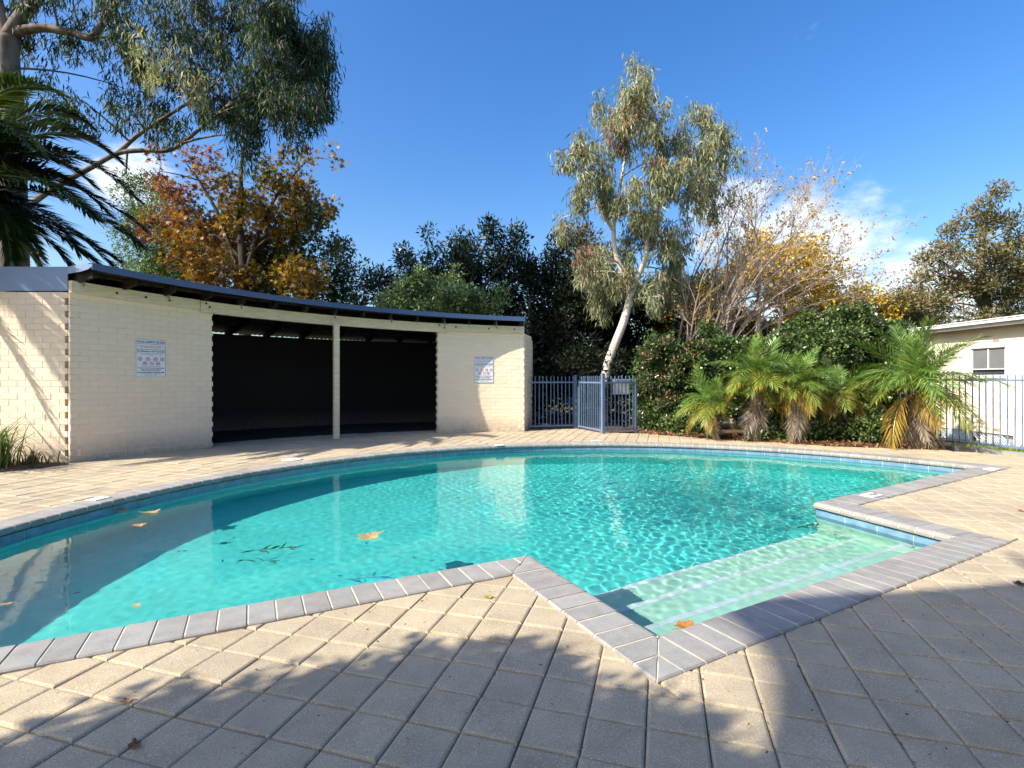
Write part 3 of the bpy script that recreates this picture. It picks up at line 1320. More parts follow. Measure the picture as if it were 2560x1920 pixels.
    zt = z_brick(S_POST) - 0.04
    mb.obox(c + Vector((0, 0, zt / 2 + 0.006)), ax, ay, (0, 0, zt / 2 - 0.006))
    mb.obox(c + Vector((0, 0, 0.004)), ax * 1.25, ay * 1.25, (0, 0, 0.004))
    po = mb.build('post', M['cream_timber'], shed)
    mb = MB()
    mb.obox(sh(t, SHR - 0.10, zt + 0.04), ax, Vector((math.cos(t), math.sin(t), 0)) * 0.035, (0, 0, 0.07))
    mb.build('post_bracket', M['cream_timber'], po)
    # roof: curved fascia, corrugated sheet, rafters
    RF = SHR - 0.585
    RE = r_eave

    def z_sheet(s, r): return z_fascia(s) + 0.075 - 0.115 * (r - RE(s))
    mb = MB()
    arc_solid(mb, -0.01, S_TOT + 0.01, lambda s: RE(s) - 0.012, lambda s: RE(s) + 0.004, z_fascia, lambda s: z_fascia(s) + 0.104, 60)
    arc_solid(mb, -0.01, S_TOT + 0.01, lambda s: RE(s) + 0.0045, lambda s: RE(s) + 0.10, lambda s: z_fascia(s) + 0.096, lambda s: z_fascia(s) + 0.1035, 60)
    mb.build('fascia', M['roof_blue'], shed, True if False else False)
    mb = MB()
    n = 460
    for k in range(n + 1):
        s = S_TOT * k / n
        dz = 0.009 * math.sin(k * math.pi / 2)
        for r in (RE(s) + 0.006, SHR + 3.45):
            mb.v.append(tuple(sh(th(s), r, z_sheet(s, r) + dz)))
    for k in range(n):
        mb.f.append((2 * k, 2 * k + 1, 2 * k + 3, 2 * k + 2)); mb.m.append(0)
    mb.build('roof_sheet', M['roof_sheet'], shed, True)
    s = 0.10
    for i in range(15):
        s = 0.10 + (S_TOT - 0.2) * i / 14
        t = th(s)
        tn = Vector((math.sin(t), -math.cos(t), 0)) * 0.024
        r0, r1 = RE(s) + 0.10 + rng.uniform(0, 0.05), SHR + 3.35
        v = []
        for r in (r0, r1):
            for sg, top in ((-1, 0), (1, 0), (1, 1), (-1, 1)):
                z = z_sheet(s, r) - 0.014 - (0 if top else 0.135)
                v.append(sh(t, r, z) + tn * sg)
        MB().add(v, [(0, 1, 2, 3), (7, 6, 5, 4), (0, 4, 5, 1), (1, 5, 6, 2), (2, 6, 7, 3), (3, 7, 4, 0)]).build('rafter', M['rafter'], shed)
        if i in (0, 2, 4, 7, 9, 11, 13):
            m = MB()
            m.obox(sh(t, SHR - 0.082, z_beam_top(s) + 0.01) + tn * 1.9, tn * 0.6, Vector((math.cos(t), math.sin(t), 0)) * 0.002, (0, 0, 0.085))
            m.build('strap', M['galv'], shed)
    # battens across the rafters, seen against the light
    for r in (SHR - 0.2, SHR + 0.9, SHR + 2.2):
        mb = MB()
        arc_solid(mb, 0.02, S_TOT - 0.02, r, r + 0.07, lambda s: z_sheet(s, r) - 0.05, lambda s: z_sheet(s, r) - 0.012, 40)
        mb.build('batten', M['rafter'], shed)
    # pale flashing on the end wall with its curved nose at the eave
    mb = MB()
    tip = sh(SA0, RF - 0.014, 0)
    y0 = 7.925
    nose = [(0.0, 2.895, 3.004), (0.25, 2.898, 3.007), (0.55, 2.905, 3.010), (0.8, 2.925, 3.012), (0.93, 2.955, 3.013), (1.0, 2.985, 3.014)]
    ca = Vector((-6.80, y0, 0))
    v = []
    for tq, zl, zh in nose:
        p = ca.lerp(tip, tq)
        v += [(p.x, p.y, zl), (p.x, p.y, zh), (p.x + 0.005, p.y + 0.012, zh), (p.x + 0.005, p.y + 0.012, zl)]
    f = []
    for k in range(len(nose) - 1):
        for i in range(4):
            f.append((4 * k + i, 4 * k + 4 + i, 4 * k + 4 + (i + 1) % 4, 4 * k + (i + 1) % 4))
    f += [(0, 1, 2, 3), (4 * len(nose) - 1, 4 * len(nose) - 2, 4 * len(nose) - 3, 4 * len(nose) - 4)]
    mb.add(v, f)
    mb.box(-8.9, -6.8, y0, y0 + 0.012, 2.635, 3.0035)
    mb.box(-8.9, -6.8, y0 + 0.0125, y0 + 0.35, 2.992, 3.003)
    mb.build('end_flashing', M['roof_pale'], shed)
    mb = MB()
    tp = th(S_TOT + 0.012)
    a, b = sh(tp, RE(S_TOT), z_fascia(S_TOT) + 0.10), sh(tp, SHR + 3.4, z_sheet(S_TOT, SHR + 3.4) + 0.02)
    mb.bar(a, b, 0.012, 0.11)
    mb.build('end_trim', M['roof_blue'], shed)


build_shed()


# ------------------------------------------------------------------ safety signs
def text(body, size, mat, parent, x, z, bold=0.0, y=-0.0072, width=None):
    cu = bpy.data.curves.new('lettering', 'FONT')
    cu.body = body
    cu.size = size
    cu.align_x = 'CENTER'
    cu.align_y = 'CENTER'
    cu.offset = bold
    cu.extrude = 0.0004
    cu.resolution_u = 2
    cu.materials.append(mat)
    o = bpy.data.objects.new('lettering', cu)
    COL.objects.link(o)
    o.parent = parent
    o.location = (x, y, z)
    o.rotation_euler = (R(90), 0, 0)
    bpy.context.view_layer.update()
    k = width / o.dimensions.x if width and o.dimensions.x > 0.01 else 1.0
    me = bpy.data.meshes.new_from_object(o)
    bpy.data.objects.remove(o)
    o = link('lettering', me, parent, (x, y, z))
    o.rotation_euler = (R(90), 0, 0)
    o.scale = (k, 1, 1)
    return o


def ringmesh(mb, cx, cz, r0, r1, n=20, y0=-0.0085, y1=-0.006):
    base = len(mb.v)
    for k in range(n):
        a = 2 * math.pi * k / n
        for r, y in ((r0, y0), (r1, y0), (r1, y1), (r0, y1)):
            mb.v.append((cx + r * math.cos(a), y, cz + r * math.sin(a)))
    for k in range(n):
        a, b = base + 4 * k, base + 4 * ((k + 1) % n)
        for i in range(4):
            mb.f.append((a + i, b + i, b + (i + 1) % 4, a + (i + 1) % 4)); mb.m.append(0)


def build_sign(xs, yc, r, label):
    # where the bearing meets the wall
    k = (xs - 1280) / FPX
    A, B, Cq = 1 + k * k, -2 * (k * SHC.x + SHC.y), SHC.x ** 2 + SHC.y ** 2 - r * r
    D = (-B + math.sqrt(B * B - 4 * A * Cq)) / (2 * A)
    p = Vector((k * D, D, CAM_H + (YH - yc) / FPX * D))
    t = math.atan2(p.y - SHC.y, p.x - SHC.x)
    sg = empty('safety_sign', p, math.atan2(-math.cos(t), math.sin(t)))
    tag(sg, label, 'sign', 'pool safety signs')
    W, H = 0.47, 0.655
    mb = MB()
    pts = []
    c = 0.018
    for (cx, cz, a0) in ((W / 2 - c, H / 2 - c, 0), (-W / 2 + c, H / 2 - c, 90), (-W / 2 + c, -H / 2 + c, 180), (W / 2 - c, -H / 2 + c, 270)):
        for q in range(4):
            a = R(a0 + q * 30)
            pts.append((cx + c * math.cos(a), cz + c * math.sin(a)))
    n = len(pts)
    v = [(x, -0.006, z) for x, z in pts] + [(x, 0.0, z) for x, z in pts]
    f = [tuple(range(n - 1, -1, -1)), tuple(n + i for i in range(n))] + [(i, (i + 1) % n, n + (i + 1) % n, n + i) for i in range(n)]
    mb.add(v, f)
    mb.build('board', M['sign_white'], sg)
    mb = MB()
    ww, hh = W / 2 - 0.008, H / 2 - 0.008
    e = 0.0035
    mb.box(-ww, ww, -0.0085, -0.0058, hh - e, hh); mb.box(-ww, ww, -0.0085, -0.0058, -hh, -hh + e)
    mb.box(-ww, -ww + e, -0.0085, -0.0058, -hh + e, hh - e); mb.box(ww - e, ww, -0.0085, -0.0058, -hh + e, hh - e)
    mb.build('border', M['sign_navy'], sg)
    nv, rd = M['sign_navy'], M['sign_red']
    for body, z, size, mat, bold, wd in (
            ('POOL SAFETY RULES', 0.278, 0.045, nv, 0.0016, 0.42),
            ('THIS FACILITY IS FOR GUESTS/RESIDENTS ONLY', 0.244, 0.018, nv, 0.0002, 0.42),
            ('CHILDREN UNDER 12 MUST BE SUPERVISED BY A', 0.207, 0.018, rd, 0.0003, 0.42),
            ('RESPONSIBLE ADULT AT ALL TIMES', 0.186, 0.018, rd, 0.0003, 0.31),
            ('All guests use the pool at their own risk', 0.152, 0.026, nv, 0.0004, 0.43),
            ('The following are NOT permitted', 0.119, 0.028, nv, 0.0014, 0.43),
            ('(No running, shouting, diving, pushing or throwing objects)', 0.088, 0.017, nv, 0.0001, 0.43),
            ('We also ask that you do not smoke', 0.066, 0.016, nv, 0.0001, 0.33),
            ('Strictly', 0.046, 0.015, nv, 0.0001, 0.06),
            ('Proper swimming costumes only', -0.136, 0.018, nv, 0.0002, 0.30),
            ('We reserve the right to ask guests/residents', -0.166, 0.020, nv, 0.0007, 0.42),
            ('to leave the Pool area for failure to', -0.190, 0.020, nv, 0.0006, 0.33),
            ('observe the above Safety Rules', -0.213, 0.020, nv, 0.0006, 0.29),
            ('In an emergency contact 000', -0.242, 0.027, nv, 0.0014, 0.41),
            ('Closing time as shown at the pool gate', -0.268, 0.015, nv, 0.0, 0.33),
            ('Enjoy your swim', -0.287, 0.015, nv, 0.0003, 0.19)):
        text(body, size, mat, sg, 0, z, bold, width=wd)
    spots = [(-0.165, -0.012), (-0.045, -0.012), (0.07, -0.012), (0.175, -0.012), (-0.09, -0.085), (0.012, -0.085), (0.108, -0.085)]
    for i, (x, z) in enumerate(spots):
        mb = MB()
        ringmesh(mb, x, z, 0.0275, 0.034)
        s = empty('x') if False else None
        d = 0.7071
        mb.obox((x, -0.0072, z), Vector((d, 0, -d)) * 0.030, (0, 0.001, 0), Vector((d, 0, d)) * 0.0028)
        o = mb.build('prohibition_symbol', M['sign_red'], sg)
        m = MB()
        if i in (0, 1, 3):       # little figure: head and limbs
            m.obox((x + 0.004, -0.0067, z + 0.014), (0.004, 0, 0), (0, 0.0006, 0), (0, 0, 0.004))
            m.bar((x, -0.0067, z + 0.009), (x - 0.003, -0.0067, z - 0.004), 0.0012, 0.006, (1, 0, 0))
            m.bar((x - 0.010, -0.0067, z + 0.006), (x + 0.010, -0.0067, z + 0.002), 0.0012, 0.003, (0, 0, 1))
            m.bar((x - 0.003, -0.0067, z - 0.004), (x - 0.012, -0.0067, z - 0.015), 0.0012, 0.004, (1, 0, 0))
            m.bar((x - 0.003, -0.0067, z - 0.004), (x + 0.008, -0.0067, z - 0.015), 0.0012, 0.004, (1, 0, 0))
        elif i == 6:             # animal
            m.obox((x, -0.0067, z - 0.004), (0.014, 0, 0), (0, 0.0006, 0), (0, 0, 0.005))
            m.obox((x + 0.015, -0.0067, z + 0.003), (0.005, 0, 0), (0, 0.0006, 0), (0, 0, 0.004))
            for q in (-0.012, -0.006, 0.006, 0.012):
                m.obox((x + q, -0.0067, z - 0.012), (0.0015, 0, 0), (0, 0.0006, 0), (0, 0, 0.005))
        elif i == 5:             # cigarette
            m.bar((x - 0.015, -0.0067, z - 0.006), (x + 0.012, -0.0067, z - 0.006), 0.0012, 0.005, (0, 0, 1))
        else:                    # bottle / food
            m.obox((x - 0.010, -0.0067, z - 0.010), (0.007, 0, 0), (0, 0.0006, 0), (0, 0, 0.006))
            m.obox((x + 0.010, -0.0067, z + 0.010), (0.008, 0, 0), (0, 0.0006, 0), (0, 0, 0.005))
        m.build('pictogram', M['sign_navy'], o)
    return sg


build_sign(377, 896, SHR - 0.004, 'white pool safety rules sign in the shade on the shed wall by the end corner')
build_sign(1209.5, 923.5, SHR - 0.004, 'white pool safety rules sign on the shed wall nearest the gate, half sunlit')


# ================================================================== FENCES AND GATE
def picket_mesh(h):
    mb = MB()
    w = 0.0085
    mb.box(-w, w, -w, w, 0, h - 0.02)
    t = MB()
    v = [(-w, -w, h - 0.02), (w, -w, h - 0.02), (w, w, h - 0.02), (-w, w, h - 0.02), (-w * .2, -w * .9, h), (w * .2, -w * .9, h), (w * .2, w * .9, h), (-w * .2, w * .9, h)]
    mb.add(v, BOXF[1:])
    return mb.mesh('picket', M['fence'])


PICK = picket_mesh(1.30)


def fence(a, b, label, z0=0.05, top_rail=1.19, spacing=0.1, name='pool_fence', cat='fence', posts=(), post_h=1.36, post_w=0.05, inset_p=0.06, bot=0.085):
    a, b = Vector(a), Vector(b)
    d = (b - a)
    L = d.length
    d.normalize()
    ang = math.atan2(d.y, d.x)
    root = empty(name, (a.x, a.y, 0), ang)
    tag(root, label, cat)
    for z in (bot, top_rail):
        mb = MB()
        mb.box(0, L, -0.0195, 0.0195, z - 0.019, z + 0.019)
        mb.build('rail', M['fence'], root)
    n = max(2, int(round((L - 2 * inset_p) / spacing)))
    for k in range(n + 1):
        x = inset_p + (L - 2 * inset_p) * k / n
        o = link('picket', PICK, root, (x, 0, z0))
        o.rotation_euler = (rng.normal(0, 0.003), rng.normal(0, 0.003), 0)
    for x, w, h in posts:
        mb = MB()
        mb.box(x - w / 2, x + w / 2, -w / 2, w / 2, 0, h)
        mb.box(x - w / 2 - .002, x + w / 2 + .002, -w / 2 - .002, w / 2 + .002, h, h + 0.012)
        mb.build('post', M['fence'], root)
    return root


F1a, F1b = (0.44, 13.03), (1.62, 13.36)
fence(F1a, F1b, 'blue steel picket fence panel beside the shed corner', posts=((1.235, 0.065, 1.36),), inset_p=0.05)
gate = fence((2.10, 12.19), (1.70, 13.27), 'blue steel picket gate standing ajar beside the thick post', name='pool_gate', cat='gate', spacing=0.098,
             posts=((1.13, 0.035, 1.24),), inset_p=0.08, bot=0.07)
mb = MB()
mb.box(0.98, 1.10, -0.05, -0.024, 1.00, 1.10)
mb.tube([(1.04, -0.037, 1.10), (1.04, -0.037, 1.46)], 0.014, 8)
mb.box(1.0, 1.08, -0.055, -0.02, 1.46, 1.52)
mb.build('latch', M['black'], gate)
for z in (0.25, 1.0):
    mb = MB()
    mb.tube([(0.012, 0.0, z - 0.05), (0.012, 0.0, z + 0.05)], 0.013, 8)
    mb.build('hinge', M['black'], gate)
fence((2.13, 12.14), (3.04, 12.55), 'blue steel picket fence panel with a white board behind it, by the hedge',
      posts=((0.0, 0.075, 1.385), (0.94, 0.05, 1.27)), inset_p=0.13)
side_fence = fence((8.0, 10.75), (10.6, 5.3), 'blue steel picket fence in front of the cream house', posts=((3.6, 0.05, 1.36),), z0=0.06, top_rail=1.26, bot=0.09)
mb = MB()
mb.bar((7.98, 10.8, -0.04), (10.6, 5.15, -0.04), 0.14, 0.10)
tag(mb.build('fence_kerb', simple('grey_kerb_concrete', (0.30, 0.29, 0.27), 0.9, 0.2, var=0.2)), 'low grey concrete kerb under the side fence', 'kerb')

# white board wired to the fence
bd = empty('notice_board', (2.62, 12.41, 0.93), math.atan2(0.41, 0.91))
tag(bd, 'blank white board fixed behind the fence pickets by the gate', 'board')
mb = MB(); mb.box(-0.24, 0.24, 0.0, 0.006, -0.02, 0.345); mb.build('panel', M['white'], bd)
for x in (-0.16, -0.06, 0.05, 0.16):
    mb = MB(); mb.box(x - 0.02, x + 0.02, -0.008, -0.0005, 0.32, 0.336); mb.build('clip', M['white'], bd)
# garden light and bucket behind the fence
gl = empty('garden_light', (1.66, 14.9, -0.11))
tag(gl, 'small tiered bollard garden light in the dark behind the fence', 'garden light')
mb = MB(); mb.tube([(0, 0, 0), (0, 0, 0.62)], 0.03, 10); mb.build('pole', M['fence'], gl)
for z, r in ((0.64, 0.10), (0.70, 0.11), (0.76, 0.10)):
    mb = MB(); mb.tube([(0, 0, z), (0, 0, z + 0.012), (0, 0, z + 0.035)], [r, r * 0.95, r * 0.5], 14); mb.build('louvre', M['fence'], gl)
mb = MB(); mb.tube([(0, 0, 0.80), (0, 0, 0.86)], [0.1, 0.02], 14); mb.build('cap', M['fence'], gl)
bk = empty('plastic_bucket', (0.90, 14.0, -0.10))
tag(bk, 'small pale bucket on the ground behind the fence', 'bucket')
mb = MB(); mb.tube([(0, 0, 0), (0, 0, 0.13)], [0.09, 0.105], 16); mb.build('tub', simple('grey_tub', (0.25, 0.26, 0.26)), bk)
mb = MB(); mb.tube([(0, 0, 0.13), (0, 0, 0.16)], [0.115, 0.115], 16); mb.build('lid', M['white'], bk)

# ================================================================== HOUSE
house = empty('cream_house', (12.15, 12.0, -0.4))
tag(house, 'cream rendered single-storey house with white eave behind the side fence', 'house')
HO = Vector((-12.15, -12.0, 0.4))
M['render'] = simple('cream_render', (0.86, 0.77, 0.62), 0.85, 0.2, var=0.05, nscale=2.0, bmp=0.2)
M['glass'] = simple('window_glass', (0.05, 0.06, 0.075), 0.08, 0.6, 0, 0.2, 1.0)
M['lattice_white'] = simple('white_lattice', (0.75, 0.77, 0.80), 0.5, 0.4)
M['pale_blue'] = simple('pale_blue_board', (0.50, 0.60, 0.70), 0.6, 0.3)


def hpart(mb, name, mat, parent=None):
    o = mb.build(name, mat, parent or house)
    if parent is None: o.location = HO
    return o


wy0, wy1, wz0, wz1 = 12.76, 13.74, 1.345, 2.07
mb = MB()
X0 = 12.15
for y0, y1, z0, z1 in ((5.0, wy0, -0.1, 2.6), (wy1, 15.3, -0.1, 2.6), (wy0, wy1, -0.1, wz0), (wy0, wy1, wz1, 2.6)):
    mb.box(X0, X0 + 0.2, y0, y1, z0, z1)
mb.box(X0 + 0.2, X0 + 8, 15.1, 15.3, -0.4, 2.6)
mb.box(X0 + 0.2, X0 + 8, 5.0, 5.2, -0.4, 2.6)
for y0, y1 in ((5.0, 12.55), (15.1, 15.3)):
    mb.box(X0, X0 + 0.2, y0, y1, -0.5, -0.1)
hpart(mb, 'wall', M['render'])
mb = MB()
mb.box(X0 + 0.08, X0 + 0.12, wy0, wy1, wz0, wz1)
win = hpart(mb, 'window', M['glass'])
mb = MB()
e = 0.045
for y0, y1, z0, z1 in ((wy0 + 0.002, wy0 + 0.04, wz0, wz1 - 0.032), (wy1 - e, wy1 - 0.002, wz0, wz1 - 0.032), (wy0 + 0.04, wy1 - e, wz0, wz0 + 0.035),
                       (wy0 + 0.04, wy1 - e, wz0 + 0.17, wz0 + 0.195), ((wy0 + wy1) / 2 - 0.012, (wy0 + wy1) / 2 + 0.012, wz0 + 0.196, wz1 - 0.032)):
    mb.box(X0 + 0.022, X0 + 0.044, y0, y1, z0, z1)
mb.build('window_frame', M['white'], win)
mb = MB(); mb.box(X0 - 0.04, X0 + 0.05, wy0 - 0.03, wy1 + 0.03, wz0 - 0.05, wz0 - 0.002)
mb.build('sill', M['render'], win)
M['insect_screen'] = simple('grey_insect_screen', (0.16, 0.165, 0.175), 0.8, 0.2, 0, 0.08, 3.0)
mb = MB(); mb.box(X0 + 0.045, X0 + 0.048, wy0 + 0.02, wy1 - e, wz0 + 0.18, wz1 - 0.002); mb.build('insect_screen', M['insect_screen'], win)
M['vent'] = simple('terracotta_vent', (0.50, 0.36, 0.25), 0.8)
M['vent_dark'] = simple('vent_hole', (0.06, 0.05, 0.04), 0.9)
for y, z in ((13.0, 2.24), (13.0, 0.0), (14.6, 0.03), (11.0, 2.24)):
    mb = MB(); mb.box(X0 - 0.006, X0 + 0.01, y - 0.085, y + 0.085, z - 0.04, z + 0.04)
    vn = hpart(mb, 'vent', M['vent'])
    m = MB()
    for i in range(5):
        for j in range(3):
            m.box(X0 - 0.0085, X0 - 0.0062, y - 0.07 + i * 0.032, y - 0.058 + i * 0.032, z - 0.028 + j * 0.022, z - 0.014 + j * 0.022)
    m.build('vent_holes', M['vent_dark'], vn)
# skirting: pale board and white lattice under the floor
mb = MB(); mb.box(X0 + 0.03, X0 + 0.06, 13.72, 15.05, -0.5, -0.102); hpart(mb, 'skirting_board', M['pale_blue'])
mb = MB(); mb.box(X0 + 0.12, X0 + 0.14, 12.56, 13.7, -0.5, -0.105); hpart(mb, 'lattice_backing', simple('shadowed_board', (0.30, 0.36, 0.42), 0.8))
ys = 12.52
for k in range(26):
    y = 12.40 + k * 0.075
    for sg in (-1, 1):
        a = Vector((X0 + (0.05 if sg > 0 else 0.062), y, -0.5)); b = Vector((X0 + (0.05 if sg > 0 else 0.062), y + sg * 0.38, -0.12))
        if min(a.y, b.y) < 12.5 or max(a.y, b.y) > 13.76: continue
        m = MB(); m.bar(a, b, 0.006, 0.018, (1, 0, 0))
        hpart(m, 'lattice_slat', M['lattice_white'])
mb = MB()
mb.box(X0 - 0.32, X0 + 8.3, 4.7, 15.45, 2.6, 2.64)
hpart(mb, 'soffit', simple('brown_soffit', (0.30, 0.22, 0.16), 0.8))
mb = MB()
mb.box(X0 - 0.345, X0 - 0.32, 4.7, 15.47, 2.57, 2.72)
mb.box(X0 - 0.32, X0 + 8.3, 15.45, 15.47, 2.57, 2.72)
hpart(mb, 'eave_fascia', M['white'])
mb = MB()
mb.add([(X0 - 0.36, 4.7, 2.745), (X0 + 8.3, 4.7, 3.05), (X0 + 8.3, 15.5, 3.05), (X0 - 0.36, 15.5, 2.745), (X0 - 0.36, 4.7, 2.765), (X0 + 8.3, 4.7, 3.08), (X0 + 8.3, 15.5, 3.08), (X0 - 0.36, 15.5, 2.765)], BOXF)
hpart(mb, 'roof', simple('white_roof_sheet', (0.72, 0.72, 0.70), 0.5))

mb = MB(); mb.bar((X0 - 0.40, 4.7, 2.685), (X0 - 0.40, 15.47, 2.685), 0.08, 0.06); hpart(mb, 'gutter', M['white'])
mb = MB(); mb.tube([(X0 - 0.05, 14.95, -0.38), (X0 - 0.05, 14.95, 2.35), (X0 - 0.36, 14.95, 2.62)], 0.035, 8); hpart(mb, 'downpipe', M['white'])
mb = MB(); mb.box(X0 + 0.02, X0 + 0.055, wy0, wy1, wz1 - 0.03, wz1 - 0.001); mb.build('window_head', simple('dark_reveal', (0.10, 0.085, 0.075), 0.8), win)

# added unseen building behind the camera: blocks sky light to darken foreground shade
blocker = empty('unseen_sky_blocker', (5.0, -3.6, -0.1))
tag(blocker, 'unseen two-storey block added behind the camera to cut sky light on the paving', 'building')
M['red_brick'] = mat_brick('brown_brick', (0.22, 0.13, 0.09))
for nm, mt, bxs in (('wall', M['red_brick'], ((-5.5, 9, -0.35, 0, 0, 5.4),)),
                    ('roof', M['roof_sheet'], ((-5.9, 9.4, -7, 0.5, 5.41, 5.55),)),
                    ('balcony', M['cream_timber'], ((-5.5, 9, 0.004, 0.9, 2.6, 2.75),))):
    mb = MB()
    for q in bxs: mb.box(*q)
    mb.build(nm, mt, blocker)
for x in (-3.5, 0.5, 4.5, 7.5):
    for z in (0.9, 3.6):
        mb = MB(); mb.box(x - 0.8, x + 0.8, 0.003, 0.05, z, z + 1.3); w_ = mb.build('window', M['glass'], blocker)
        mb = MB(); mb.box(x - 0.86, x + 0.86, 0.006, 0.07, z - 0.07, z - 0.002); mb.build('sill', M['cream_timber'], w_)

# ================================================================== PLANTS: generators
M['leaf_gum'] = mat_leaf('gum_leaf', 0.32, 0.55, 0.3)
M['leaf_soft'] = mat_leaf('soft_leaf', 0.34, 0.5, 0.3)
M['leaf_gloss'] = mat_leaf('glossy_leaf', 0.18, 0.32, 0.5)
M['leaf_palm'] = mat_leaf('palm_leaf', 0.22, 0.36, 0.45)
M['bark_gum'] = mat_bark('smooth_pale_gum_bark', (0.40, 0.33, 0.25), (0.66, 0.60, 0.50), 3.0, 0.3, 0.7)
M['bark_gum_grey'] = mat_bark('mottled_gum_bark', (0.07, 0.055, 0.042), (0.22, 0.18, 0.145), 3.5, 0.3)
M['bark_dark'] = mat_bark('dark_bark', (0.035, 0.028, 0.02), (0.085, 0.065, 0.05), 7.0)
M['bark_grey'] = mat_bark('grey_brown_bark', (0.22, 0.165, 0.125), (0.42, 0.34, 0.27), 6.0)
M['palm_trunk'] = mat_bark('fibrous_palm_trunk', (0.06, 0.045, 0.03), (0.19, 0.145, 0.10), 18.0, 2.5)


def unit(a):
    return a / np.maximum(1e-9, np.linalg.norm(a, axis=-1, keepdims=True))


def jitter(pal, n, r, amt=0.22):
    """pick colours from [(rgb, weight)] with brightness and hue jitter"""
    c = np.array([p[0] for p in pal], float)
    w = np.array([p[1] for p in pal], float)
    k = r.choice(len(pal), n, p=w / w.sum())
    out = c[k] * (1 + r.normal(0, amt, (n, 1))) * (1 + r.normal(0, 0.06, (n, 3)))
    return np.clip(out, 0.004, 0.9)


def leaf_quads(p, d, L, W, r, cup=0.12, wide=0.42):
    n = len(p)
    rv = r.normal(0, 1, (n, 3))
    s = unit(np.cross(d, rv))
    nn = np.cross(s, d)
    L = L.reshape(-1, 1); W = W.reshape(-1, 1)
    V = np.empty((n, 4, 3))
    V[:, 0] = p
    V[:, 1] = p + d * L * wide + s * W * 0.5 + nn * L * cup
    V[:, 2] = p + d * L
    V[:, 3] = p + d * L * wide - s * W * 0.5 + nn * L * cup
    return V.reshape(-1, 3)


def star_leaves(p, d, L, r, pts=5):
    """lobed leaves: ten-cornered stars"""
    n = len(p)
    s = unit(np.cross(d, r.normal(0, 1, (n, 3))))
    K = pts * 2
    V = np.empty((n, K, 3))
    nn = np.cross(s, d)
    for k in range(K):
        a = 2 * math.pi * k / K
        rad = (0.5 if k % 2 == 0 else 0.19)
        V[:, k] = p + d * (L * (0.45 + rad * math.cos(a)))[:, None] + s * (L * rad * math.sin(a))[:, None] + nn * (L * (0.10 if k % 2 else -0.05))[:, None]
    return V.reshape(-1, 3), K


def ball(r, n, bias=2.4):
    v = unit(r.normal(0, 1, (n, 3)))
    return v * (r.random((n, 1)) ** (1 / bias))


class Crown:
    def __init__(s, D, seed):
        s.D, s.r, s.clumps, s.lobes = D, np.random.default_rng(seed), [], []

    def lobe(s, xd, yd, rx, ry, dD=0.0, fill=1.0, pal=None, cs=None, depth=None):
        D = s.D + dD
        k = SD / FPX * D
        c = np.array(P(xd, yd, D))
        rad = np.array([rx * k, depth if depth else 0.5 * (rx + ry) * k, ry * k])
        s.lobes.append((c, rad, fill, pal, cs))

    def world_lobe(s, c, rad, fill=1.0, pal=None, cs=None):
        s.lobes.append((np.array(c, float), np.array(rad, float), fill, pal, cs))

    def spread(s, cs, fill):
        """sub-clumps of every lobe: [(centres, lobe index)]"""
        out = []
        for c, rad, f, pal, lcs in s.lobes:
            q = lcs or cs
            n = max(3, int(f * fill * math.pi * rad[0] * rad[2] / q ** 2 * max(0.7, min(1.6, rad[1] / q / 2))))
            out.append(c + ball(s.r, n) * rad)
        return out


def hang_leaves(r, cen, cs, per, L, W, droop=1.0, spread_xy=0.55):
    n = len(cen) * per
    base = np.repeat(cen, per, axis=0)
    z = r.uniform(-1.5, 0.5, (n, 1)) * cs
    nar = 1.0 - 0.35 * np.clip(-z / cs, 0, 1.5) / 1.5
    off = np.concatenate([r.normal(0, cs * spread_xy, (n, 2)) * nar, z], axis=1)
    d = unit(np.array([[0, 0, -droop]]) + r.normal(0, 0.42, (n, 3)))
    return base + off, d


def round_leaves(r, cen, cs, per, up=0.25):
    n = len(cen) * per
    base = np.repeat(cen, per, axis=0)
    off = ball(r, n, 2.0) * cs
    d = unit(unit(off) * 0.8 + r.normal(0, 0.7, (n, 3)) + np.array([[0, 0, up]]))
    return base + off, d


def bez(a, b, c, n=8):
    a, b, c = Vector(a), Vector(b), Vector(c)
    return [a * ((1 - t) ** 2) + b * (2 * t * (1 - t)) + c * (t * t) for t in [k / n for k in range(n + 1)]]


def smooth_path(pts, n=5):
    """Catmull-Rom through pts"""
    pts = [Vector(p) for p in pts]
    if len(pts) < 3: return pts
    out = []
    ext = [pts[0] * 2 - pts[1]] + pts + [pts[-1] * 2 - pts[-2]]
    for i in range(1, len(ext) - 2):
        p0, p1, p2, p3 = ext[i - 1:i + 3]
        for k in range(n):
            t = k / n
            out.append(0.5 * ((2 * p1) + (p2 - p0) * t + (2 * p0 - 5 * p1 + 4 * p2 - p3) * t * t + (3 * p1 - p0 - 3 * p2 + p3) * t ** 3))
    out.append(pts[-1])
    return out


def smooth_rad(r, n=5):
    out = []
    for i in range(len(r) - 1):
        out += [r[i] + (r[i + 1] - r[i]) * k / n for k in range(n)]
    return out + [r[-1]]


